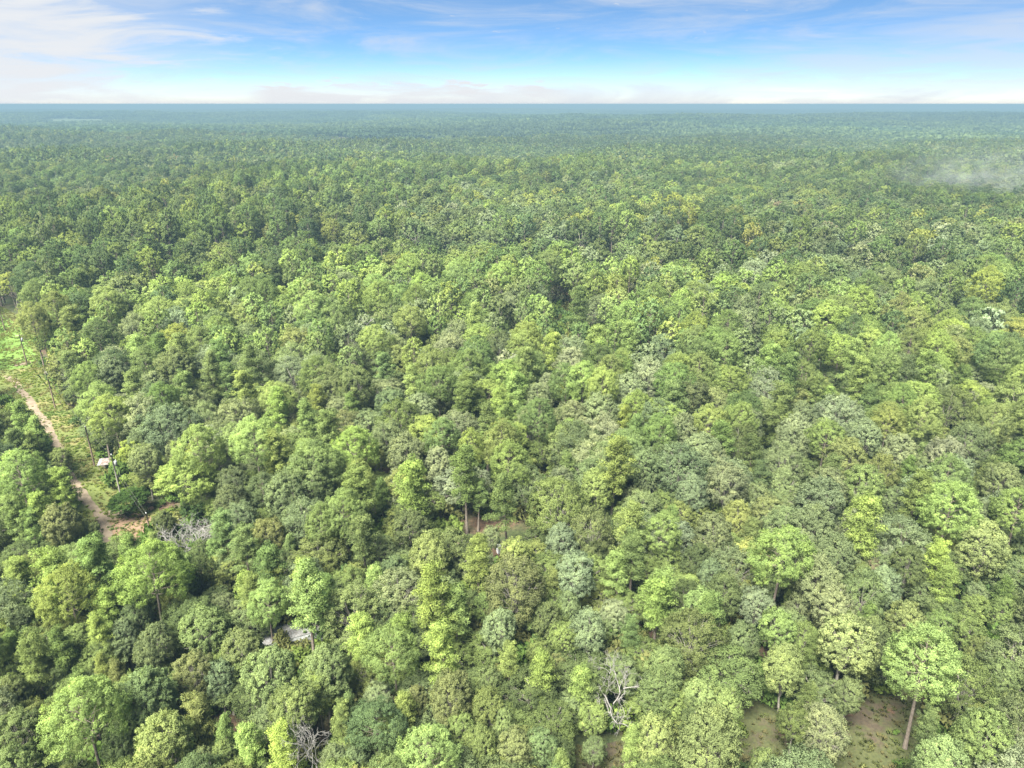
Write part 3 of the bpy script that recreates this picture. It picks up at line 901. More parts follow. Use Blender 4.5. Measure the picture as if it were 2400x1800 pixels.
# ------------------------------------------------------------------ trees read off the photograph
# each: x, y of the crown's top and its width (in pixels of an 800 x 500 window shown 2.765 times enlarged), kind + tone
TONE = {
    'Pl': (0.172, 0.234, 0.064), 'Pg': (0.118, 0.170, 0.054), 'Pd': (0.080, 0.118, 0.046), 'Po': (0.138, 0.172, 0.052), 'Py': (0.190, 0.228, 0.052),
    'PL': (0.198, 0.264, 0.064),
    'Bs': (0.122, 0.160, 0.074), 'Bp': (0.154, 0.190, 0.102), 'Bg': (0.116, 0.155, 0.056), 'Bd': (0.082, 0.110, 0.046), 'Bo': (0.136, 0.164, 0.058),
    'By': (0.185, 0.212, 0.054), 'Bk': (0.156, 0.206, 0.072), 'Bl': (0.160, 0.220, 0.048), 'Br': (0.160, 0.140, 0.085),
}
CAT = [
 ((0, 900), [
  (600,-5,250,'Pl'),(1250,290,300,'Pl'),(1180,500,420,'PL'),(860,360,170,'Bl'),(1640,220,330,'Pl'),(1760,290,230,'Pl'),(2000,365,330,'Pg'),(1790,20,190,'Pl'),
  (2040,0,150,'Py'),(1980,100,200,'Pg'),(2090,170,230,'Pg'),(740,85,330,'Bp'),(720,190,230,'Bp'),(1080,130,400,'Bs'),(1290,130,250,'Bs'),(1520,100,330,'Bs'),
  (900,290,160,'Bs'),(1130,370,150,'Bs'),(2180,90,150,'Bp'),(1200,0,300,'Bs'),(1000,0,200,'Bs'),(920,400,180,'Bs'),(1970,480,380,'Bs'),(1850,600,250,'Bs'),
  (1950,760,330,'Bs'),(1720,870,220,'Bo'),(1550,790,200,'Bs'),(1430,830,210,'Pg'),(1540,930,220,'Pg'),(1370,1000,130,'Pg'),(1680,990,120,'Pl'),(1870,960,130,'Pg'),
  (1750,1040,220,'Pg'),(1950,1130,330,'Pl'),(1600,1220,210,'Pg'),(60,450,330,'Pl'),(380,530,190,'Pl'),(60,300,170,'Pg'),(200,210,170,'Pl'),(180,310,150,'Pg'),
  (100,110,200,'Pg'),(240,320,120,'Pg'),(370,420,110,'Bg'),(60,700,220,'Pg'),(220,700,210,'Pl'),(160,800,180,'Pg'),(380,770,240,'Bo'),(560,905,120,'Bg'),
  (560,990,290,'Pg'),(330,1060,270,'Pl'),(90,1120,190,'Pl'),(830,960,200,'Pg'),(960,960,130,'Pg'),(920,1040,430,'Pl'),(1170,1110,180,'Pg'),(660,1330,140,'Pl'),
  (1060,830,140,'Bg'),(1290,1010,160,'Bd'),(2130,300,140,'Pg'),(1480,560,200,'Bd'),(1500,660,210,'Bd')]),
 ((800, 900), [
  (60,60,140,'Pg'),(0,410,130,'Pg'),(85,290,80,'Py'),(320,35,180,'Bs'),(520,70,230,'Bp'),(300,255,210,'Bs'),(420,330,230,'Bs'),(220,390,150,'Bo'),(740,170,330,'Bs'),
  (790,0,190,'Pg'),(910,90,110,'Pg'),(1010,20,180,'Pl'),(1070,140,160,'Pg'),(1180,140,130,'Pg'),(1260,0,200,'Bp'),(1420,20,90,'Pl'),(1440,140,180,'Bs'),(1500,130,310,'Bp'),
  (1680,60,250,'Bp'),(1830,140,150,'Py'),(1930,200,170,'Pg'),(2060,190,230,'Pg'),(1020,240,270,'Po'),(800,400,240,'Pg'),(450,480,260,'Pl'),(620,410,180,'Bp'),
  (240,610,150,'Pg'),(70,550,250,'Pg'),(1230,480,130,'Po'),(1080,570,230,'Pg'),(880,620,140,'Pg'),(1480,440,160,'Pg'),(1770,330,260,'Pl'),(1400,540,200,'Bs'),
  (1680,555,210,'Bk'),(1420,610,350,'Bk'),(1960,430,220,'Bs'),(2120,350,190,'Bs'),(1980,560,150,'Bs'),(1820,590,110,'Pg'),(1880,670,130,'Bs'),(1640,820,290,'Bg'),
  (1420,910,210,'Bp'),(1880,760,250,'Pl'),(2160,790,130,'Pl'),(1900,940,240,'Pg'),(1800,1085,200,'Pl'),(870,980,240,'Po'),(570,985,280,'Bk'),(960,930,80,'Bp'),
  (1130,1020,200,'Bk'),(530,1150,320,'Pl'),(200,1165,170,'Pl'),(330,1130,190,'Bs'),(720,1310,230,'Pl'),(1140,1100,430,'Bo'),(1390,1180,130,'Po'),(1530,1120,250,'Bp'),
  (2080,1230,260,'Pl'),(440,820,230,'Bd'),(130,830,220,'Pg')]),
 ((1600, 900), [
  (130,330,250,'Bp'),(220,430,170,'Bp'),(60,430,150,'Bs'),(150,170,150,'Bs'),(310,100,90,'Py'),(340,60,150,'Pg'),(430,160,190,'Bs'),(540,90,150,'Bs'),(650,80,120,'Pg'),
  (770,120,190,'Bs'),(750,210,220,'Bp'),(1040,60,310,'Bp'),(1350,130,260,'Po'),(1580,90,250,'Pl'),(960,10,110,'Pl'),(1230,0,180,'Pg'),(270,240,200,'Pg'),(470,330,180,'Pd'),
  (730,290,200,'Bp'),(650,380,250,'Bp'),(940,220,240,'Bs'),(1190,230,230,'Bs'),(1060,345,240,'Bo'),(1540,280,140,'Bs'),(1440,330,200,'Bp'),(1750,40,310,'Bd'),(1900,240,310,'Bs'),
  (1990,100,140,'Pg'),(2080,140,150,'Pg'),(2110,210,160,'Bs'),(2090,340,130,'Bo'),(2170,370,110,'Pg'),(1730,340,220,'Bp'),(1570,380,130,'Pg'),(2030,470,160,'Pg'),(1310,460,240,'Bo'),
  (1480,460,130,'Pg'),(1590,450,160,'Bs'),(1800,480,190,'Bp'),(1180,530,250,'Bk'),(960,450,180,'Pg'),(515,500,160,'Pd'),(150,550,130,'Pg'),(300,530,240,'Bp'),(70,600,190,'Bp'),
  (1540,535,230,'Pg'),(1720,575,150,'Pd'),(1770,640,360,'Pl'),(1970,605,110,'Pd'),(2100,500,230,'Bs'),(2150,640,160,'Bs'),(900,630,310,'Bs'),(500,660,170,'Bs'),(570,740,190,'Bo'),
  (350,770,200,'Bo'),(860,805,300,'Bs'),(1250,720,280,'Pl'),(460,870,160,'Po'),(220,860,240,'Bs'),(100,1040,200,'Bd'),(1450,860,130,'Bs'),(650,935,400,'Pl'),(1000,970,270,'Bs'),
  (1720,1000,220,'PL'),(2010,910,290,'Bk'),(1960,1010,150,'Bg'),(1500,1070,220,'Bd'),(900,1130,280,'Bp'),(1320,1200,210,'Bp'),(1160,1160,130,'Bo'),(1750,1160,200,'Pl'),
  (190,1150,190,'Bs'),(280,1230,230,'Bd'),(2090,1240,150,'Pg'),(1930,1310,140,'Bp'),(110,1340,240,'Bk'),(1230,1140,110,'Br')]),
 ((0, 1300), [
  (90,20,190,'Pl'),(400,75,340,'Pl'),(640,215,190,'Pl'),(850,275,200,'Bd'),(600,385,200,'Pl'),(180,510,230,'Pg'),(350,490,220,'Pg'),(640,660,150,'Po'),(740,670,130,'Po'),
  (510,760,90,'Pg'),(790,430,180,'Bs'),(950,480,250,'Bd'),(1180,320,150,'Bs'),(1280,350,310,'Bk'),(1570,110,170,'Pl'),(1690,190,200,'Bs'),(1450,250,170,'Bs'),(1740,0,190,'Pl'),
  (1950,25,230,'Pl'),(2080,130,190,'Pg'),(1540,480,250,'Bg'),(1700,620,310,'Bk'),(2080,590,290,'Bk'),(2050,770,200,'Pl'),(1000,600,150,'Bg'),(930,760,340,'Bg'),(1230,670,230,'Bo'),
  (1400,710,190,'Bs'),(1250,910,230,'Po'),(1430,1050,150,'Pg'),(480,830,460,'PL'),(100,1030,250,'Bg'),(760,1080,250,'Bs'),(1030,1060,330,'Bk'),(1300,1250,150,'Bg'),(1860,880,300,'Bk'),
  (1590,1100,230,'PL'),(1830,1080,260,'PL'),(2190,960,150,'Pl'),(1440,1220,130,'Bg'),(60,1290,300,'Bg'),(2150,1250,190,'Bs'),(40,500,150,'Pg'),(60,800,190,'Bg')]),
 ((800, 1300), [
  (730,215,230,'Pl'),(120,360,230,'PL'),(370,370,210,'Pl'),(640,440,260,'PL'),(940,260,150,'Bk'),(1020,360,230,'Bp'),(1080,575,180,'Pl'),(1280,650,240,'Pl'),(1570,710,190,'Pl'),
  (1290,560,160,'Bo'),(1400,660,130,'Bo'),(1200,300,140,'Bg'),(1340,330,170,'Bg'),(1470,250,170,'Bs'),(1600,380,230,'Bp'),(1760,300,170,'Bp'),(2080,120,230,'Pl'),(1900,390,150,'Pg'),
  (2120,620,240,'Bk'),(2050,750,250,'Bg'),(700,780,270,'Bo'),(500,860,140,'Bo'),(50,895,160,'Pg'),(380,890,180,'Pl'),(230,860,190,'Bs'),(960,760,160,'Bg'),(960,880,220,'Bg'),
  (760,1040,170,'Bk'),(880,1120,210,'Bg'),(1050,1000,140,'Bk'),(60,1260,190,'Bs'),(1870,1085,130,'Pl'),(2020,1070,260,'Bk'),(1400,1270,90,'Pl'),(1640,1195,150,'Bg'),(1130,1150,220,'Bo'),
  (600,1130,200,'Bg'),(1290,1160,200,'Bg')]),
 ((1600, 1300), [
  (170,220,240,'Pg'),(480,240,200,'Bp'),(640,370,230,'Bk'),(420,440,220,'Bs'),(760,290,150,'Bs'),(1000,200,280,'Bp'),(1210,320,120,'Pg'),(1250,400,200,'Bg'),(880,480,150,'Pg'),
  (1090,430,330,'Bk'),(700,590,260,'Bk'),(1470,320,250,'Bo'),(1600,460,100,'Pl'),(1640,520,470,'Pl'),(1690,370,190,'Bg'),(1950,530,160,'Bg'),(2100,290,170,'Bg'),(2080,680,210,'Bg'),
  (110,820,210,'Bk'),(300,880,220,'Bk'),(190,1040,440,'Bk'),(820,830,160,'Pg'),(750,1000,190,'Bg'),(950,1010,300,'Bp'),(1090,830,180,'Bg'),(1640,990,150,'Pg'),(1720,1200,290,'Bk'),
  (2000,1050,330,'Bk'),(560,1290,110,'Bg'),(2060,930,110,'Pg'),(2190,500,130,'Bg'),(2180,900,120,'Bg')]),
 ((0, 400), [
  (180,860,200,'Po'),(330,790,240,'Po'),(430,880,180,'Po'),(600,950,170,'Pl'),(690,770,140,'Pl'),(680,850,160,'Pg'),(860,1060,180,'Pl'),(1040,1040,180,'Pg'),(1150,1050,200,'Pg'),
  (1090,1160,230,'Bg'),(450,1160,190,'Pg'),(570,1240,200,'Pg'),(1120,880,230,'Bp'),(2060,960,170,'Pg'),(1720,1010,170,'Pl'),(1860,990,120,'Pl'),(2130,1170,90,'Pl'),(1560,1290,190,'Pl'),
  (1880,1210,270,'Bp'),(2050,1190,220,'Bp'),(1430,1090,180,'Pg'),(1600,1110,200,'Pg'),(1190,540,180,'Bg'),(1350,535,190,'Bg'),(50,660,120,'Py'),(230,620,250,'Bs'),(700,1200,230,'Bs'),
  (830,1290,190,'Pg'),(960,1310,170,'Bp'),(500,750,160,'Bo'),(850,940,220,'Bs'),(1480,1240,150,'Pg'),(270,1060,110,'Pl'),(340,1100,90,'Bp'),(1210,1290,180,'Pg')]),
 ((800, 400), [
  (230,720,200,'Pl'),(440,880,220,'Pl'),(610,800,170,'Pl'),(880,850,180,'Pl'),(1300,830,150,'Pl'),(1180,835,140,'Pg'),(1020,840,110,'Pg'),(620,930,140,'Pg'),(700,1065,300,'Bp'),(870,1130,190,'Bp'),
  (1200,980,150,'Pl'),(1250,915,150,'Pl'),(1400,1040,180,'Pl'),(1550,740,180,'Pg'),(1740,810,160,'Pl'),(1780,680,150,'Po'),(2010,810,170,'Pl'),(2140,715,130,'Po'),(1550,980,150,'Pg'),(1670,1000,190,'Pl'),
  (1870,960,190,'Pl'),(1500,1150,210,'Bp'),(1270,1170,150,'Pg'),(930,1040,110,'Pl'),(1010,1020,100,'Pl'),(2000,1220,220,'Bp'),(2110,1250,160,'Bp'),(860,980,130,'Pl'),(450,1090,160,'Pl'),(170,1050,130,'Pl'),
  (290,990,170,'Bp'),(70,1280,230,'Bo'),(450,1260,170,'Pl'),(620,1260,150,'Pg'),(1330,1310,170,'Bp'),(2180,1250,100,'Py'),(1880,1330,240,'Bp'),(250,1180,160,'Pg'),(1050,1220,120,'Bp')]),
 ((1600, 400), [
  (1990,630,240,'Py'),(1770,955,280,'Py'),(1530,890,230,'Po'),(1060,880,180,'Pl'),(1480,1040,290,'Bs'),(1990,1075,310,'Bs'),(880,560,160,'Pl'),(1290,590,190,'Bg'),(1760,650,150,'Pg'),(1500,680,90,'Bg'),
  (2130,590,120,'Pg'),(640,1050,190,'Pl'),(930,1020,160,'Pg'),(1150,1090,190,'Pl'),(1180,1200,200,'Pl'),(770,1010,170,'Bs'),(610,870,180,'Bs'),(380,1020,190,'Bs'),(270,910,120,'Pl'),(110,1000,200,'Bs'),
  (780,800,190,'Bs'),(480,580,260,'Bp'),(290,610,170,'Bs'),(1410,1190,180,'Bs'),(440,1200,170,'Bs'),(1640,1260,220,'Bp'),(1840,1260,150,'Pg'),(880,1310,150,'Pg'),(1010,600,170,'Bg'),(1340,810,170,'Bs')]),
]
rnd = random.Random(11)
TREES = []                      # dicts: kind, tone, x, y, H, R


def add_tree(px, py, wpx, tone, listed=True, H=None):
    kind = tone[0]
    if H is None:
        H = rnd.uniform(14.5, 18) if kind == 'P' else rnd.uniform(11.5, 15)
        H *= float(np.interp(py, [600, 900, 1200], [1.35, 1.1, 1.0]))
        if wpx < 45 and py > 1100:
            H *= 0.82
    if listed:
        lo_, sl_ = (7.5, 3.9) if kind == 'B' else (9.5, 5.0)
        for _ in range(3):
            x, y = at(px, py, H)
            H = min(H, max(lo_, 2.0 + sl_ * wpx * float(px_of(x, y, H * 0.75)[2]) / FPX / 2))
    x, y = at(px, py, H)
    _, _, dep = px_of(x, y, H * 0.75)
    rad = float(wpx * dep / FPX / 2)
    rad = min(max(rad, 1.4), 5.6 if kind == 'P' else 7.0)
    TREES.append(dict(kind=kind, tone=tone, x=x, y=y, H=H, R=rad, listed=listed))


for (ox, oy), rows in CAT:
    for zx, zy, zw, tone in rows:
        H = None
        if (ox, oy) == (1600, 1300) and zy > 820 and tone[0] == 'P':
            H = 12.0
        if (ox, oy) == (1600, 1300) and zx == 950 and zy == 1010:
            H = 9.0
        if (ox, oy) == (800, 1300) and zx == 1640:
            H = 4.5
        if (ox, oy) == (0, 900) and zx in (740, 720, 860):
            H = 9.5
        if (ox, oy) == (0, 900) and zx == 1180:
            H = 12.0
        add_tree(ox + zx / 2.765, oy + zy / 2.765, zw / 2.765, tone, True, H)

# places that the photograph shows open: (polygon in the picture)
OPEN_PX = [VERGE_PX[:11] + [(385, 1290), (330, 1275), (280, 1262), (225, 1225), (185, 1185), (160, 1125), (122, 1040), (75, 970), (20, 945), (-60, 930)],
           [(1070, 1252), (1260, 1254), (1260, 1272), (1070, 1274)],
           [(1745, 1635), (1815, 1640), (1835, 1770), (1740, 1780)], [(2034, 1605), (2165, 1605), (2150, 1700), (2170, 1800), (1995, 1800), (2012, 1740)],
           [(1362, 1748), (1452, 1745), (1470, 1800), (1350, 1800)], [(660, 1501), (702, 1496), (702, 1514), (660, 1519)],
           [(1388, 1540), (1502, 1540), (1490, 1665), (1415, 1665)], [(395, 1180), (500, 1180), (490, 1285), (410, 1285)], [(1305, 700), (1335, 700), (1335, 780), (1310, 780)],
           [(222, 1060), (275, 1062), (300, 1100), (305, 1180), (262, 1180), (222, 1112)],
           [(692, 1690), (775, 1675), (765, 1800), (700, 1800)]]
NOSTAND = [[at(*p) for p in VERGE_PX], [at(*p) for p in CLEAR_PX], [at(*p) for p in [(1010, 1225), (1150, 1215), (1300, 1228), (1320, 1300), (1180, 1320), (1020, 1310)]],
           [at(*p) for p in [(645, 1485), (755, 1465), (760, 1520), (645, 1545)]]]
FIELD = [at(*p) for p in [(88, 292.5), (265, 291.5), (278, 284.5), (106, 285)]]

g = np.random.default_rng(5)
lx = np.array([t_['x'] for t_ in TREES])
ly = np.array([t_['y'] for t_ in TREES])
lr = np.array([t_['R'] for t_ in TREES])


def vnoise(x, y, s, seed):
    """Smooth value noise, 0..1."""
    gg = np.random.default_rng(seed)
    tab = gg.random((64, 64))
    u, v = np.asarray(x) / s, np.asarray(y) / s
    i0, j0 = np.floor(u).astype(int), np.floor(v).astype(int)
    fu, fv = u - i0, v - j0
    fu, fv = fu * fu * (3 - 2 * fu), fv * fv * (3 - 2 * fv)
    a = tab[i0 % 64, j0 % 64] * (1 - fu) + tab[(i0 + 1) % 64, j0 % 64] * fu
    b = tab[i0 % 64, (j0 + 1) % 64] * (1 - fu) + tab[(i0 + 1) % 64, (j0 + 1) % 64] * fu
    return a * (1 - fv) + b * fv


def candidates(r0, r1, cell, half=50):
    n = int(r1 / cell) + 2
    ii, jj = np.meshgrid(np.arange(-n, n), np.arange(-8, n))
    x = (ii + 0.5 * (jj % 2) + g.uniform(-0.42, 0.42, ii.shape)) * cell
    y = (jj * 0.87 + g.uniform(-0.42, 0.42, ii.shape)) * cell
    x, y = x.ravel(), y.ravel()
    d = np.hypot(x, y)
    ok = (d >= r0) & (d < r1) & (np.abs(np.degrees(np.arctan2(x, y + 45))) < half)
    return x[ok], y[ok]


def fill(r0, r1, cell):
    x, y = candidates(r0, r1, cell)
    n = len(x)
    dist = np.hypot(x, y)
    stand = 0.5 * vnoise(x, y, 46, 1) + 0.5 * vnoise(x, y, 130, 2)
    pinef = np.clip((stand - 0.30) / 0.4, 0.10, 0.80) * np.interp(dist, [60, 140], [0.45, 1.0])
    isP = g.random(n) < pinef
    grow = np.interp(dist, [50, 110, 200, 330], [1.0, 1.22, 1.55, 1.75])
    H = np.where(isP, g.uniform(11.5, 16.5, n), g.uniform(8.5, 14, n))
    H *= np.interp(dist, [60, 140, 260], [0.88, 1.06, 1.42]) * (0.85 + 0.30 * vnoise(x, y, 75, 3)) * np.where(dist > 330, 0.75 + 0.5 * vnoise(x, y, 160, 31), 1.0)
    Rd = np.where(isP, g.uniform(2.2, 3.4, n), g.uniform(2.7, 4.3, n)) * grow
    ok0 = g.random(n) < (1.0 / np.interp(dist, [50, 110, 200, 330], [0.95, 1.15, 1.5, 1.65])) ** 1.7 if r0 < 100 else np.ones(n, bool)
    ok = ok0.copy()
    for p in NOSTAND:
        ok &= ~inside(x, y, p)
    if r1 > 2000:
        ok &= ~inside(x, y, FIELD)
    nearby = dist < 330
    for k in np.nonzero(nearby & ok)[0]:
        dd = np.hypot(lx - x[k], ly - y[k])
        if (dd < 0.66 * (lr + Rd[k])).any():
            ok[k] = False
    for hz in (1.0, 0.72, 0.45):
        for sx in (-0.9, -0.45, 0, 0.45, 0.9):
            qx, qy, _ = px_of(x + sx * Rd, y, H * hz)
            for p in OPEN_PX:
                ok &= ~(inside(qx, qy, p) & nearby)
    # fill trees must not stand in front of the crowns read off the photograph
    return x[ok], y[ok], H[ok], Rd[ok], isP[ok], dist[ok]


PT = ['Pl', 'Pg', 'Pd', 'Po', 'Py']
BT = ['Bs', 'Bp', 'Bg', 'Bd', 'Bo', 'By', 'Br']
SC = dict(pos=[], rot=[], scl=[], col=[], idx=[])


def tone_for(x, y, isP):
    """Stand-scale drift of colour: lime, grey-green, dark, a few turning yellow."""
    v = vnoise(x, y, 60, 7)
    d = math.hypot(x, y)
    u = rnd.random()
    gold = vnoise(x, y, 90, 9)
    yband = 350 < d < 440 and -5 < x < 115 and vnoise(x, y, 30, 12) > 0.34
    if isP:
        if yband and u < 0.4:
            return 'Py'
        if u < 0.012 + 0.02 * (gold > 0.7):
            return 'Py'
        if d > 260:
            return 'Pg' if u < 0.42 else ('Pd' if u < 0.80 else ('Po' if u < 0.9 else 'Pl'))
        return 'Pl' if u < 0.25 + 0.3 * v else ('Pd' if u > 0.90 else ('Po' if u > 0.84 else 'Pg'))
    if yband and u < 0.8:
        return 'By' if u < 0.6 else 'Bo'
    if u < 0.02 + 0.06 * (gold > 0.72):
        return 'By'
    if u > 0.998:
        return 'Br'
    if d > 260:
        return 'Bs' if u < 0.36 else ('Bd' if u < 0.62 else ('Bg' if u < 0.82 else ('Bp' if u < 0.92 else 'Bo')))
    return 'Bs' if u < 0.35 else ('Bp' if u < 0.55 else ('Bg' if u < 0.78 else ('Bo' if u < 0.88 else 'Bd')))


def vary(tone, x=None, y=None):
    c = np.array(TONE[tone])
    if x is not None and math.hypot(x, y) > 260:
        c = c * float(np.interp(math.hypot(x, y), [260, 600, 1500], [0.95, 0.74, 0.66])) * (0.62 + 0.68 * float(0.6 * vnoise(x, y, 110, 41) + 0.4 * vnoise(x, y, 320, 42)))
    c = c * 0.92 + 0.08 * float(c @ np.array([0.3, 0.6, 0.1]))
    f = rnd.uniform(0.84, 1.18)
    return c * f * np.array([rnd.uniform(0.92, 1.08), 1.0, rnd.uniform(0.88, 1.12)])


def to_mass(x, y, z, H, Rd, kind, tone, lod):
    key = kind + str(lod)
    bh = PINE_H if kind == 'P' else LEAF_H
    opts = IDX[key]
    h_ = len(opts) // 2
    if kind == 'B':
        wide = lod == 2 or H / Rd <= 3.7
        br = WIDE_LEAF if wide else LEAF_R
        opts = opts if lod == 2 else (opts[:h_] if wide else opts[h_:])
    else:
        wide = lod > 0 or H / Rd <= 5.0
        br = WIDE_PINE if wide else PINE_R
        opts = opts if lod > 0 else (opts[h_:] if wide else opts[:h_])
    SC['pos'].append((x, y, z))
    SC['rot'].append((rnd.uniform(-0.05, 0.05), rnd.uniform(-0.05, 0.05), rnd.uniform(0, 6.28)))
    SC['scl'].append((Rd / br, Rd / br * rnd.uniform(0.9, 1.1), H / bh))
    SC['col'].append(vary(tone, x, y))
    SC['idx'].append(rnd.choice(opts))


for x, y, H, Rd, p, d in zip(*fill(14, 330, 4.7)):
    kind = 'P' if p else 'B'
    TREES.append(dict(kind=kind, tone=tone_for(x, y, p), x=float(x), y=float(y), H=float(H), R=float(Rd), listed=False))

# the ones that show largest become trees of their own, the rest joins the mass
for t_ in TREES:
    qx, qy, dep = px_of(t_['x'], t_['y'], t_['H'] * 0.8)
    t_['qx'], t_['qy'], t_['dep'] = float(qx), float(qy), float(dep)
    t_['in'] = -20 < qx < 2420 and 230 < qy < 1815
OWN = []
for kind in 'PB':
    cand = [t_ for t_ in TREES if t_['kind'] == kind and t_['in']]
    cand.sort(key=lambda a: a['dep'] / a['R'] * (1.0 if a['listed'] else 1.12))
    OWN += cand[:298]
own_ids = {id(t_) for t_ in OWN}
for t_ in TREES:
    if id(t_) not in own_ids:
        to_mass(t_['x'], t_['y'], float(terrain(t_['x'], t_['y'])), t_['H'], t_['R'], t_['kind'], t_['tone'], 0 if t_['dep'] < 170 else 1)
for r0, r1, cell, lod in ((330, 800, 7.6, 1), (800, 1750, 8.2, 2)):
    x, y, H, Rd, p, d = fill(r0, r1, cell)
    zt = terrain(x, y)
    grow = 1.0 if lod == 1 else 1.05
    for k in range(len(x)):
        kind = 'P' if p[k] else 'B'
        to_mass(x[k], y[k], zt[k], H[k], Rd[k] * grow, kind, tone_for(x[k], y[k], p[k]), lod)
# woodland patches out to the horizon
x, y = candidates(1720, 11000, 78.0, 46)
ok = ~inside(x, y, FIELD)
for px_, py_ in zip(x[ok], y[ok]):
    SC['pos'].append((px_, py_, float(terrain(px_, py_)) - 1.0))
    SC['rot'].append((0, 0, rnd.uniform(0, 6.28)))
    s_ = rnd.uniform(0.95, 1.15)
    SC['scl'].append((s_, s_, rnd.uniform(0.75, 1.12)))
    v = float(vnoise(px_, py_, 420, 21))
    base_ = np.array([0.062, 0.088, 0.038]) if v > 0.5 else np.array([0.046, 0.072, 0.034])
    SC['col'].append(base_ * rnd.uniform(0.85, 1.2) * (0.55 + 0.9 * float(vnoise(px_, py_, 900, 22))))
    SC['idx'].append(rnd.choice(IDX['W']))
forest = scatter('forest', SC['pos'], SC['rot'], SC['scl'], np.array(SC['col']), SC['idx'])
tag(forest, 'mixed pine and hardwood forest running back to the horizon', 'forest', kind='stuff')

# undergrowth between the trunks
ux, uy = candidates(14, 300, 2.9)
zone = np.zeros(len(ux), bool)
for p in NOSTAND[:2]:
    zone |= inside(ux, uy, p)
track_pts = np.array([at(*p) for p in [(48, 912), (85, 962), (112, 1000), (128, 1030), (150, 1085), (172, 1130), (196, 1165), (226, 1195), (240, 1222), (250, 1262), (268, 1330), (305, 1392), (348, 1420), (385, 1455), (280, 1205)]])
keep = g.random(len(ux)) < np.where(zone, np.where(uy > 90, 0.05, 0.42), 0.80)
keep &= ~inside(ux, uy, NOSTAND[2]) | (g.random(len(ux)) < 0.12)
seg0, seg1 = track_pts[:-2], track_pts[1:-1]
for a, b in zip(seg0, seg1):
    ab = b - a
    tt = np.clip(((ux - a[0]) * ab[0] + (uy - a[1]) * ab[1]) / (ab @ ab), 0, 1)
    keep &= np.hypot(ux - a[0] - tt * ab[0], uy - a[1] - tt * ab[1]) > 2.6
keep &= ~inside(ux, uy, [at(*p) for p in [(-60, 720), (22, 745), (74, 785), (82, 846), (62, 862), (-60, 872)]])
ux, uy, zone = ux[keep], uy[keep], zone[keep]
n = len(ux)
us = np.where(zone, g.uniform(0.25, 1.5, n) * np.where(uy > 90, 0.4, 1.0), g.uniform(0.7, 2.3, n))
pal = np.array([(0.07, 0.115, 0.03), (0.10, 0.14, 0.036), (0.055, 0.09, 0.033), (0.12, 0.13, 0.05)])
ucol = pal[g.integers(0, 4, n)] * g.uniform(0.8, 1.2, (n, 1))
mx_, my_ = candidates(14, 210, 4.4)
mk = g.random(len(mx_)) < 0.75
for p in NOSTAND:
    mk &= ~inside(mx_, my_, p)
mh = g.uniform(4.5, 8.5, len(mx_))
for hz in (1.0, 0.5):
    qx, qy, _ = px_of(mx_, my_, mh * hz)
    for p in [q_ for q_ in OPEN_PX if q_[0] != (1388, 1540)]:
        mk &= ~inside(qx, qy, p)
mx_, my_, mh = mx_[mk], my_[mk], mh[mk]
nm = len(mx_)
mr = g.uniform(1.7, 2.9, nm) / LEAF_R
mpal = np.array([TONE[k_] for k_ in ('Bg', 'Bs', 'Bo', 'Bk', 'Bd')])
POS = np.concatenate((np.column_stack((ux, uy, np.zeros(n))), np.column_stack((mx_, my_, np.zeros(nm)))))
ROT = np.column_stack((np.zeros(n + nm), np.zeros(n + nm), g.uniform(0, 6.28, n + nm)))
SCL = np.concatenate((np.column_stack((us, us, us * g.uniform(0.7, 1.5, n))), np.column_stack((mr, mr, mh / LEAF_H))))
COL = np.concatenate((ucol, mpal[g.integers(0, 5, nm)] * g.uniform(0.8, 1.15, (nm, 1))))
PICK = np.concatenate((np.array(IDX['S'])[g.integers(0, 4, n)], np.array(IDX['B0'])[g.integers(0, 4, nm)]))
under = scatter('undergrowth', POS, ROT, SCL, COL, PICK)
tag(under, 'dark low shrubs and saplings filling the forest floor', 'undergrowth', kind='stuff')

# long grass and weeds in the open places
gp = []
for poly, step, pr, pals in ((NOSTAND[0], 0.6, 0.7, ((0.078, 0.108, 0.026), (0.096, 0.120, 0.030), (0.105, 0.105, 0.042), (0.07, 0.105, 0.028))),
                             (NOSTAND[1], 0.6, 0.62, ((0.056, 0.066, 0.025), (0.078, 0.074, 0.034), (0.070, 0.086, 0.030), (0.062, 0.052, 0.033)))):
    pa = np.array(poly)
    xs, ys = np.meshgrid(np.arange(pa[:, 0].min(), pa[:, 0].max(), step), np.arange(pa[:, 1].min(), pa[:, 1].max(), step))
    xs, ys = xs.ravel() + g.uniform(-0.5, 0.5, xs.size) * step, ys.ravel() + g.uniform(-0.5, 0.5, xs.size) * step
    ok = inside(xs, ys, poly) & (g.random(len(xs)) < pr * np.clip(vnoise(xs, ys, 5, 51) * 1.9, 0.1, 1))
    for a, b in zip(seg0, seg1):
        ab = b - a
        tt = np.clip(((xs - a[0]) * ab[0] + (ys - a[1]) * ab[1]) / (ab @ ab), 0, 1)
        dd = np.hypot(xs - a[0] - tt * ab[0], ys - a[1] - tt * ab[1])
        ok &= (dd > 0.85) | (g.random(len(xs)) < 0.16)
    for px_, py_ in zip(xs[ok], ys[ok]):
        c = np.array(pals[int(vnoise(px_, py_, 4.5, 52) * 3.99)]) * g.uniform(0.8, 1.25)
        gp.append((px_, py_, g.uniform(0.35, 1.0), c))
sz = np.array([k_[2] for k_ in gp])
grass = scatter('grass', np.array([(k_[0], k_[1], 0.03) for k_ in gp]), np.column_stack((np.zeros(len(gp)), np.zeros(len(gp)), g.uniform(0, 6.28, len(gp)))),
                np.column_stack((sz, sz, sz * g.uniform(0.5, 1.3, len(gp)))), np.array([k_[3] for k_ in gp]), np.array(IDX['G'])[g.integers(0, 3, len(gp))])
tag(grass, 'long grass and weeds in the verge and the dry clearing', 'grass', kind='stuff')

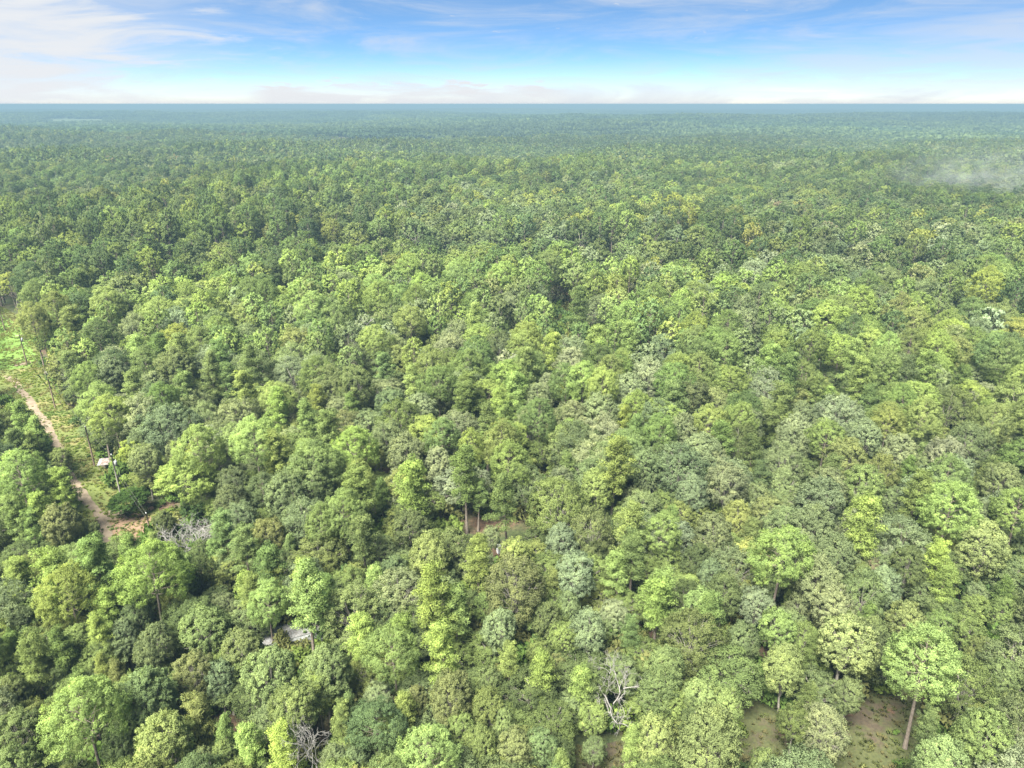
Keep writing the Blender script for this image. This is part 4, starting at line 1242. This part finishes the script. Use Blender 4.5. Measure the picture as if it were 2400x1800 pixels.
# ------------------------------------------------------------------ single trees
WORDN = ['', '', 'second ', 'third ', 'fourth ', 'fifth ', 'sixth ', 'seventh ', 'eighth ', 'ninth ', 'tenth ', 'eleventh ', 'twelfth ', 'thirteenth ', 'fourteenth ']
TONEW = {'Pl': 'lime-green', 'PL': 'bright yellow-lime', 'Pg': 'mid-green', 'Pd': 'dark green', 'Po': 'olive', 'Py': 'golden-green',
         'Bs': 'sage-green', 'Bp': 'pale silvery', 'Bg': 'leaf-green', 'Bd': 'dusky green', 'Bo': 'olive', 'By': 'yellowing', 'Bk': 'fresh pale-green', 'Bl': 'lime-yellow', 'Br': 'russet'}
MARKS = [('tin-roofed shed', 250, 1085), ('pole with transformer', 280, 1130), ('pole in green clearing', 60, 830), ('dark round bush', 315, 1180), ('bleached tangled dead tree', 448, 1225),
         ('pale trailer under trees', 700, 1500), ('shaded gap with leaf litter', 1165, 1262), ('forked dead tree', 1440, 1600), ('dry brown clearing', 2090, 1700), ('silvery tree in clearing', 1945, 1700),
         ('twiggy bare tree', 725, 1720), ('dark hole amid the pines', 1320, 745), ('white sheet at far opening', 2168, 690), ('grey snag in mid-forest', 555, 610), ('pinkish dead crown', 930, 655), ('pale broken snag', 857, 745),
         ('bottom edge centre', 1200, 1800), ('bottom corner left', 0, 1800), ('bottom corner right', 2400, 1800), ('right edge middle', 2400, 1150), ('left edge middle', 0, 1000), ('picture centre', 1200, 900),
         ('spot halfway from shed to centre', 720, 990), ('spot halfway from centre to right', 1800, 1020)]
used = {}
OWN.sort(key=lambda a: a['dep'])
for t_ in OWN:
    ds = [math.hypot(t_['qx'] - a, (t_['qy'] - b)) for _, a, b in MARKS]
    t_['mark'] = int(np.argmin(ds))
    t_['md'] = min(ds)
    size = t_['R'] * (1.15 if t_['kind'] == 'P' else 0.85)
    t_['size'] = 'big' if size > 3.5 else ('slim' if size < 2.3 else 'mid-sized')
    mx, my = MARKS[t_['mark']][1:]
    ddx, ddy = t_['qx'] - mx, t_['qy'] - my
    if abs(ddx) > 1.6 * abs(ddy):
        t_['dirn'] = 'right of' if ddx > 0 else 'left of'
    elif abs(ddy) > 1.6 * abs(ddx):
        t_['dirn'] = 'in front of' if ddy > 0 else 'behind'
    else:
        t_['dirn'] = ('front-' if ddy > 0 else 'back-') + ('right of' if ddx > 0 else 'left of')
keyed = {}
for t_ in OWN:
    keyed.setdefault((t_['size'], t_['tone'], t_['kind'], t_['mark'], t_['dirn']), []).append(t_)
for key, lst in keyed.items():
    lst.sort(key=lambda a: a['md'])
    for i, t_ in enumerate(lst):
        noun = 'pine' if t_['kind'] == 'P' else 'broadleaf tree'
        rank = '' if len(lst) == 1 else (', nearest one' if i == 0 else ', %snearest' % WORDN[i + 1].replace(' ', '-'))
        t_['label'] = '%s %s %s %s %s%s' % (t_['size'], TONEW[t_['tone']], noun, t_['dirn'], MARKS[t_['mark']][0], rank)


def plant(name, me_pair, loc, rz, scl, col, label, cat, group):
    o = empty(name, loc, rz, scl)
    o.rotation_euler = (rnd.uniform(-0.05, 0.05), rnd.uniform(-0.05, 0.05), rz)
    tag(o, label, cat, group)
    tk_ = link('trunk', me_pair[0], o)
    if scl[0] > 1:
        tk_.scale = (scl[0] ** -0.7, scl[0] ** -0.7, 1)
    c = link('crown', me_pair[1], o)
    c.color = (*[float(k) for k in col], 1.0)
    return o


for t_ in OWN:
    P_ = t_['kind'] == 'P'
    slim = t_['H'] / t_['R'] > (5.0 if P_ else 3.7)
    bh = PINE_H if P_ else LEAF_H
    if P_:
        br = PINE_R if slim else WIDE_PINE
        shapes = [pine_sh[q_] for q_ in range(N_PINE) if (q_ in ROUND_PINES) != slim]
    else:
        br = LEAF_R if slim else WIDE_LEAF
        shapes = leaf_sh[5:] if slim else leaf_sh[:5]
    plant('pine_tree' if P_ else 'broadleaf_tree', shapes[rnd.randrange(len(shapes))], (t_['x'], t_['y'], float(terrain(t_['x'], t_['y'])) - 0.05), rnd.uniform(0, 6.28),
          (t_['R'] / br, t_['R'] / br * rnd.uniform(0.92, 1.08), t_['H'] / bh), vary(t_['tone']), t_['label'], 'pine' if P_ else 'tree',
          'pines of the near forest' if P_ else 'broadleaf trees of the near forest')


# ------------------------------------------------------------------ dead trees
def dead_tree(label, px, py, H, seed, forks=3, depth=4, spread=0.6, thick=0.16, trunk_frac=0.35, lean=(0, 0), base_px=None, twig=0.55):
    """A bare tree: trunk, then limbs that keep forking."""
    gg = np.random.default_rng(seed)
    if base_px:
        x, y = at(*base_px)
    else:
        x, y = at(px, py, H)
    o = empty('dead_tree', (x, y, float(terrain(x, y)) - 0.05))
    tag(o, label, 'dead tree', 'bare dead trees')
    tb, bb = Buf(), Buf()
    top_ = np.array([lean[0], lean[1], H * trunk_frac])
    q = np.linspace(0, 1, 6)[:, None]
    tb.tube(q * top_ + np.sin(q * 3.1) * np.array([0.15, -0.1, 0]), np.linspace(thick * 1.3, thick, 6), 7)

    def grow(p, d, ln, r, lev):
        n = 5
        pts = [p]
        dd = d.copy()
        for _ in range(n - 1):
            dd = unit(dd + gg.normal(0, 0.20, 3) + np.array([0, 0, 0.03]))
            pts.append(pts[-1] + dd * ln / (n - 1))
        pts = np.array(pts)
        bb.tube(pts, np.linspace(r, r * 0.55, n), 5 if lev > 1 else 4)
        if lev <= 0:
            return
        for k in range(forks):
            b = pts[-1] if k == 0 else pts[gg.integers(1, n)]
            nd = unit(dd + unit(gg.normal(size=3)) * spread * gg.uniform(0.7, 1.4))
            grow(b, nd, ln * gg.uniform(0.5, 0.8), max(r * twig, 0.012), lev - 1)
    for k in range(forks):
        a = k * 6.28 / forks + gg.uniform(-0.5, 0.5)
        d = unit(np.array([math.cos(a) * spread, math.sin(a) * spread, 0.8]) + np.array([lean[0], lean[1], 0]) * 0.1)
        grow(top_, d, H * (1 - trunk_frac) * 0.42, thick * 0.7, depth - 1)
    tb.obj('trunk', 'dead_wood', o, True)
    bb.obj('branches', 'dead_wood', o, True)
    return o


dead_tree('bleached grey dead tree with a dense tangle of branches beside the pines', 448, 1180, 12.5, 3, forks=4, depth=5, spread=0.95, thick=0.22, trunk_frac=0.25, twig=0.6)
dead_tree('pale forked dead tree with long curving bare limbs in front of a dark gap', 1440, 1548, 11, 5, forks=3, depth=6, spread=0.7, thick=0.15, trunk_frac=0.35, twig=0.6)
dead_tree('thin twiggy bare tree near the bottom edge', 725, 1672, 12, 8, forks=3, depth=5, spread=0.5, thick=0.10, trunk_frac=0.4)
dead_tree('tall grey snag standing above the middle forest', 554, 585, 21, 10, forks=2, depth=3, spread=0.5, thick=0.3, trunk_frac=0.6)
dead_tree('pinkish bare crown among mid-distance pines', 930, 637, 18, 12, forks=4, depth=5, spread=0.6, thick=0.2, trunk_frac=0.5)
dead_tree('small pinkish bare crown beyond the lime pines', 1125, 657, 17, 14, forks=4, depth=5, spread=0.6, thick=0.18, trunk_frac=0.5)
dead_tree('pale broken snag with stub branches in mid forest', 857, 724, 18, 16, forks=2, depth=2, spread=0.7, thick=0.24, trunk_frac=0.75)
dead_tree('pale bare-limbed tree at the right edge beside golden tree', 2385, 628, 18, 18, forks=3, depth=4, spread=0.6, thick=0.24, trunk_frac=0.4)
dead_tree('small bare tree among the sage crowns beyond clearing', 1842, 668, 14, 19, forks=3, depth=4, spread=0.45, thick=0.14, trunk_frac=0.45)

# ------------------------------------------------------------------ dark round bush by the track
bx, by = at(312, 1207)
bush = plant('bush', (Buf().tube([(0, 0, 0), (0, 0, 3)], 0.3, 8).mesh('bush_stem', ['grey_bark']), leaf_sh[5][1]), (bx, by, -1.6), 1.0, (0.92, 0.92, 0.36), (0.042, 0.075, 0.020),
             'dark green round bush where the sandy spur ends', 'bush', None)
bush.rotation_euler = (0, 0, 1.0)
bush.children[0].location.z = 3.0


# ------------------------------------------------------------------ utility poles and wires
def pole(px_base, H, label, arm=True, can=False, mat='pole_wood', rz=0.6, tilt=(0, 0)):
    x, y = at(*px_base)
    o = empty('utility_pole', (x, y, -0.1), rz)
    o.rotation_euler = (tilt[0], tilt[1], rz)
    tag(o, label, 'utility pole', 'poles along the track')
    b = Buf().tube([(0, 0, 0), (0, 0, H * 0.5), (0, 0, H)], [0.17, 0.15, 0.12], 8, cap=True)
    b.obj('pole', mat, o, True)
    tops = []
    if arm:
        Buf().box((0, 0.16, H - 0.5), (2.2, 0.11, 0.13)).obj('crossarm', 'weathered_board', o)
        for xs in (-0.95, 0.95):
            Buf().tube([(xs, 0.16, H - 0.43), (xs, 0.16, H - 0.36), (xs, 0.16, H - 0.26), (xs, 0.16, H - 0.20)], [0.04, 0.08, 0.09, 0.03], 8, cap=True).obj('insulator', 'white_paint', o, True)
    else:
        Buf().tube([(0, 0, H), (0, 0, H + 0.08), (0, 0, H + 0.22), (0, 0, H + 0.28)], [0.05, 0.1, 0.1, 0.03], 8, cap=True).obj('insulator', 'white_paint', o, True)
    if can:
        cb = Buf().tube([(0.42, 0, H - 2.3), (0.42, 0, H - 2.28), (0.42, 0, H - 1.35), (0.42, 0, H - 1.28), (0.42, 0, H - 1.2)], [0.05, 0.27, 0.27, 0.24, 0.06], 8, cap=True)
        c = cb.obj('transformer', 'grey_metal', o, True)
        Buf().box((0.2, 0, H - 1.6), (0.16, 0.1, 0.5)).obj('bracket', 'grey_metal', c)
        Buf().tube([(0.45, 0.1, H - 1.22), (0.45, 0.1, H - 1.1), (0.45, 0.1, H - 0.95)], [0.05, 0.07, 0.02], 8).obj('bushing', 'white_paint', c, True)
    return o, Vector((x, y, H - 0.1))


P1, t1 = pole((64, 856), 9.5, 'dark utility pole with crossarm in the green clearing', True, True, rz=0.2)
P2, t2 = pole((130, 957), 9.5, 'dark thin utility pole against the tree line', False)
P3, t3 = pole((222, 1092), 9.0, 'dark utility pole beside the tin-roofed shed', False)
P4, t4 = pole((285, 1170), 9.5, 'pale grey utility pole carrying a transformer can', False, True, 'grey_pole_wood', rz=0.2)
P5, t5 = pole((353, 1251), 4.2, 'short dark pole on the bare reddish ground', False, rz=0)
P6, t6 = pole((12, 775), 9.0, 'thin utility pole at the far edge of the clearing', False)


def wire(a, b, sag, label, off=0.0):
    a, b = Vector(a), Vector(b)
    side = Vector((-(b - a).y, (b - a).x, 0)).normalized() * off
    q = np.linspace(0, 1, 17)
    pts = [tuple(a.lerp(b, s_) + side - Vector((0, 0, sag * 4 * s_ * (1 - s_)))) for s_ in q]
    o = Buf().tube(pts, 0.014, 4).obj('power_line', 'wire_metal', None, True)
    tag(o, label, 'wire', 'wires between the poles')


wire(t6, t1, 0.5, 'wire from the far clearing pole to the crossarm pole')
wire(t1, t2, 0.6, 'wire from the crossarm pole to the tree-line pole')
wire(t2, t3, 0.7, 'wire from the tree-line pole to the shed pole')
wire(t3, t4, 0.4, 'wire from the shed pole to the transformer pole')
e5 = Vector(t5)
wire(t4 - Vector((0, 0, 2.2)), e5, 0.25, 'upper service wire crossing over the round bush', 0.06)
wire(t4 - Vector((0, 0, 2.7)), e5 - Vector((0, 0, 0.4)), 0.35, 'lower service wire crossing over the round bush', -0.25)

# ------------------------------------------------------------------ tin-roofed shed
sx, sy = at(252, 1100)
shed = empty('shed', (sx, sy, 0), R(12), (0.82, 0.82, 0.82))
tag(shed, 'small open shed with pale rusty tin roof at the wood edge', 'shed')
for cx, cyy, hh in ((-1.5, -0.9, 1.9), (1.5, -0.9, 1.9), (-1.5, 0.9, 2.4), (1.5, 0.9, 2.4)):
    Buf().box((cx, cyy, hh / 2), (0.11, 0.11, hh)).obj('post', 'weathered_board', shed)
for k in range(9):
    Buf().box((-1.44 + k * 0.36, 0.97, 1.1), (0.345, 0.03, 2.2 - 0.05 * (k % 3))).obj('board', 'weathered_board', shed)
for k in range(5):
    b = Buf()
    n = 13
    u_ = np.linspace(-0.36, 0.36, n)
    x0 = -1.36 + k * 0.68
    zz = 0.022 * np.sin(np.arange(n) * math.pi / 2 * 1.0) + (k % 2) * 0.012
    v = []
    for yy, zb in ((-1.25, 1.92), (1.2, 2.52)):
        v += [(x0 + a, yy, zb + c) for a, c in zip(u_, zz)]
    v = np.array(v)
    f = [(i, i + 1, i + 1 + n, i + n) for i in range(n - 1)]
    b.add(v, f)
    v2 = v - np.array([0, 0, 0.012])
    b.add(v2, [q_[::-1] for q_ in f])
    b.obj('tin_sheet', 'rusty_tin' if k else 'grey_tin', shed)
Buf().box((0, -1.27, 1.93), (3.5, 0.07, 0.10)).obj('eave_board', 'grey_tin', shed)
Buf().box((0, 1.22, 2.52), (3.5, 0.07, 0.10)).obj('ridge_board', 'grey_tin', shed)

# ------------------------------------------------------------------ white trailer under the trees
wx, wy = at(700, 1512)
tl = empty('mobile_home', (wx, wy, 0), R(24))
tag(tl, 'long pale metal-roofed trailer glimpsed beneath the trees', 'trailer')
Lx, Wy, Hz = 9.0, 3.0, 2.5
wb = Buf()
for (c_, s_) in (((0, -Wy / 2, Hz / 2 + 0.3), (Lx, 0.08, Hz)), ((0, Wy / 2, Hz / 2 + 0.3), (Lx, 0.08, Hz)), ((-Lx / 2, 0, Hz / 2 + 0.3), (0.08, Wy - 0.09, Hz)), ((Lx / 2, 0, Hz / 2 + 0.3), (0.08, Wy - 0.09, Hz))):
    wb.box(c_, s_)
wb.obj('wall', 'white_paint', tl)
for k in range(9):
    xx = -Lx / 2 + 0.5 + k
    b = Buf()
    for x0, x1 in ((xx - 0.495, xx + 0.495),):
        prof = [(-Wy / 2 - 0.12, Hz + 0.31), (-0.7, Hz + 0.46), (0.7, Hz + 0.46), (Wy / 2 + 0.12, Hz + 0.31)]
        v = [(x0, a, c) for a, c in prof] + [(x1, a, c) for a, c in prof]
        b.add(v, [(i, i + 4, i + 5, i + 1) for i in range(3)])
    b.box((xx + 0.495, 0, Hz + 0.475), (0.04, 1.5, 0.035))
    b.obj('roof_panel', 'grey_tin', tl)
for k, xx in enumerate((-3.1, -0.6, 3.0)):
    w_ = Buf().box((xx, -Wy / 2 - 0.05, 1.85), (1.0, 0.05, 0.8)).obj('window', 'grey_metal', tl)
    Buf().box((xx, -Wy / 2 - 0.08, 1.85), (0.86, 0.03, 0.66)).obj('pane', 'dark_glass', w_)
d_ = Buf().box((1.2, -Wy / 2 - 0.055, 1.35), (0.85, 0.06, 2.0)).obj('door', 'grey_metal', tl)
Buf().box((1.52, -Wy / 2 - 0.11, 1.35), (0.05, 0.05, 0.12)).obj('handle', 'wire_metal', d_)

# ------------------------------------------------------------------ cabin roof in the shaded gap
hx, hy = at(1048, 1312)
cb = empty('cabin', (hx, hy, 0), R(20), (0.8, 0.8, 0.8))
tag(cb, 'small cabin with tan gable roof half hidden in the shaded gap', 'cabin')
for c_, s_, nm in (((0, -1.9, 1.2), (4.6, 0.1, 2.4), 'wall'), ((0, 1.9, 1.2), (4.6, 0.1, 2.4), 'wall'), ((-2.3, 0, 1.2), (0.1, 3.69, 2.4), 'wall'), ((2.3, 0, 1.2), (0.1, 3.69, 2.4), 'wall')):
    Buf().box(c_, s_).obj(nm, 'weathered_board', cb)
for s_ in (-1, 1):
    for k in range(5):
        y0, y1 = s_ * 2.3 * (1 - k / 5), s_ * 2.3 * (1 - (k + 1) / 5) - s_ * 0.05 * -1
        z0, z1 = 2.35 + 1.2 * k / 5 + 0.03, 2.35 + 1.2 * (k + 1) / 5
        v = [(-2.6, y0, z0), (2.6, y0, z0), (2.6, y1, z1), (-2.6, y1, z1)]
        v += [(a, b_, c - 0.04) for a, b_, c in v]
        Buf().add(v, [(0, 1, 2, 3), (7, 6, 5, 4), (0, 4, 5, 1), (1, 5, 6, 2), (2, 6, 7, 3), (3, 7, 4, 0)]).obj('shingle_course', 'tan_shingle', cb)
Buf().box((0, 0, 3.58), (5.25, 0.16, 0.06)).obj('ridge_cap', 'weathered_board', cb)
Buf().box((0.6, -1.98, 1.0), (0.85, 0.05, 1.95)).obj('door', 'tan_shingle', cb)

# ------------------------------------------------------------------ small pale things on the ground
def upright_box(px, label):
    x, y = at(*px)
    o = empty('white_cabinet', (x, y, 0), 0.5)
    tag(o, label, 'cabinet')
    Buf().box((0, 0, 0.8), (0.7, 0.65, 1.5)).obj('case', 'white_paint', o)
    d = Buf().box((0, -0.345, 0.85), (0.66, 0.03, 1.3)).obj('door', 'white_paint', o)
    Buf().box((0.26, -0.38, 0.95), (0.04, 0.04, 0.4)).obj('handle', 'grey_metal', d)
    for sx_ in (-0.25, 0.25):
        Buf().box((sx_, 0, 0.03), (0.08, 0.5, 0.05)).obj('foot', 'wire_metal', o)


upright_box((1170, 1296), 'white upright box-like object standing in the shaded gap')


def crumple(name, px, size, label, cat, seed, mat='white_paint', h=0.35):
    g_ = np.random.default_rng(seed)
    x, y = at(*px)
    n = 9
    u_, v_ = np.meshgrid(np.linspace(-1, 1, n), np.linspace(-1, 1, n))
    z = 0.06 + h * np.clip(g_.normal(0.45, 0.4, (n, n)), 0.05, 1.2) * (1 - 0.8 * np.maximum(np.abs(u_), np.abs(v_)) ** 3)
    pts = np.stack((u_ * size[0] / 2 + g_.normal(0, 0.05, (n, n)), v_ * size[1] / 2 + g_.normal(0, 0.05, (n, n)), z), -1).reshape(-1, 3)
    i_, j_ = np.meshgrid(np.arange(n - 1), np.arange(n - 1))
    a = (j_ * n + i_).ravel()
    f = np.stack((a, a + 1, a + n + 1, a + n), -1)
    low_ = pts * np.array([1, 1, 0]) + np.array([0, 0, 0.02])
    b = Buf().add(pts, f).add(low_, f[:, ::-1])
    o = b.obj(name, mat)
    o.location = (x, y, 0)
    o.rotation_euler = (0, 0, g_.uniform(0, 3))
    tag(o, label, cat)


crumple('white_tarp', (381, 1226), (2.2, 1.6), 'crumpled white sheet in the brush beside the dead tree', 'tarp', 1)
crumple('white_scrap', (1219, 1272), (0.9, 0.6), 'small white scrap lying on shaded leaf litter', 'scrap', 2)
crumple('white_sheet', (2170, 692), (2.6, 1.4), 'white sheet lying at the edge of the far opening', 'sheet', 3, h=0.5)
crumple('clay_heap', (355, 1193), (0.9, 0.7), 'small pale orange heap behind the round bush', 'heap', 4, 'clay', 0.5)
px5, py5 = at(303, 1208)
mb = empty('marker_post', (px5, py5, 0), 0.3)
tag(mb, 'short white-topped marker post at the edge of the bush', 'post')
Buf().box((0, 0, 0.5), (0.1, 0.1, 1.0)).obj('post', 'pole_wood', mb)
Buf().box((0, 0, 1.13), (0.3, 0.22, 0.24)).obj('cap', 'white_paint', mb)

# ------------------------------------------------------------------ air
def volume_box(name, lo, hi, density, color, aniso=0.0):
    b = Buf()
    b.box([(a + c) / 2 for a, c in zip(lo, hi)], [c - a for a, c in zip(lo, hi)])
    m, t, out = material(name)
    pv = t.node('ShaderNodeVolumePrincipled')
    pv.inputs['Color'].default_value = (*color, 1)
    pv.inputs['Density'].default_value = density
    pv.inputs['Anisotropy'].default_value = aniso
    t.put(pv.outputs[0], out.inputs['Volume'])
    o = b.obj(name, name)
    return o, t, pv


HAZE = 0.00040
haze, _, _ = volume_box('haze', (-46000, -46000, -20), (46000, 46000, CAM_H + 0.7), HAZE, (0.12, 0.195, 0.255))
tag(haze, 'thin blue haze over the distant forest', 'haze', kind='stuff')

# drifting smoke over the trees at the far right
hx0, hy0 = at(2290, 448, 17)
hx1, hy1 = at(2560, 400, 17)
b = Buf()
nu, nv = 16, 24
uu = np.linspace(0, math.pi, nu)
vv = np.arange(nv) * 2 * math.pi / nv
v = np.stack((np.sin(uu)[:, None] * np.cos(vv), np.sin(uu)[:, None] * np.sin(vv), np.cos(uu)[:, None] * np.ones(nv)), -1).reshape(-1, 3)
i = np.arange(nu - 1)[:, None] * nv
j = np.arange(nv)[None]
f = np.stack((i + j, i + nv + j, i + nv + (j + 1) % nv, i + (j + 1) % nv), -1).reshape(-1, 4)
m, t, out = material('smoke')
obj_c = t.node('ShaderNodeTexCoord').outputs['Object']
ln = t.node('ShaderNodeVectorMath', operation='LENGTH')
t.put(obj_c, ln.inputs[0])
fall = t.ramp(ln.outputs['Value'], 0.05, 0.95, 1, 0)
nn_ = t.noise(t.mapping(obj_c, (2.6, 1.6, 0.8), (0, R(20), 0)), 1.9, 6, 0.62, 1.1)
dens = t.math('MULTIPLY', t.math('MULTIPLY', fall, t.ramp(nn_, 0.42, 0.72)), 0.010)
pv = t.node('ShaderNodeVolumePrincipled')
pv.inputs['Color'].default_value = (0.70, 0.76, 0.80, 1)
t.put(dens, pv.inputs['Density'])
t.put(pv.outputs[0], out.inputs['Volume'])
smoke = Buf().add(v, f).obj('smoke', 'smoke', None, True)
smoke.location = (hx0 + 45, hy0 + 20, 24)
smoke.scale = (130, 75, 30)
smoke.rotation_euler = (0, 0, R(-12))
tag(smoke, 'pale wisp of smoke drifting over the treetops', 'smoke', kind='stuff')
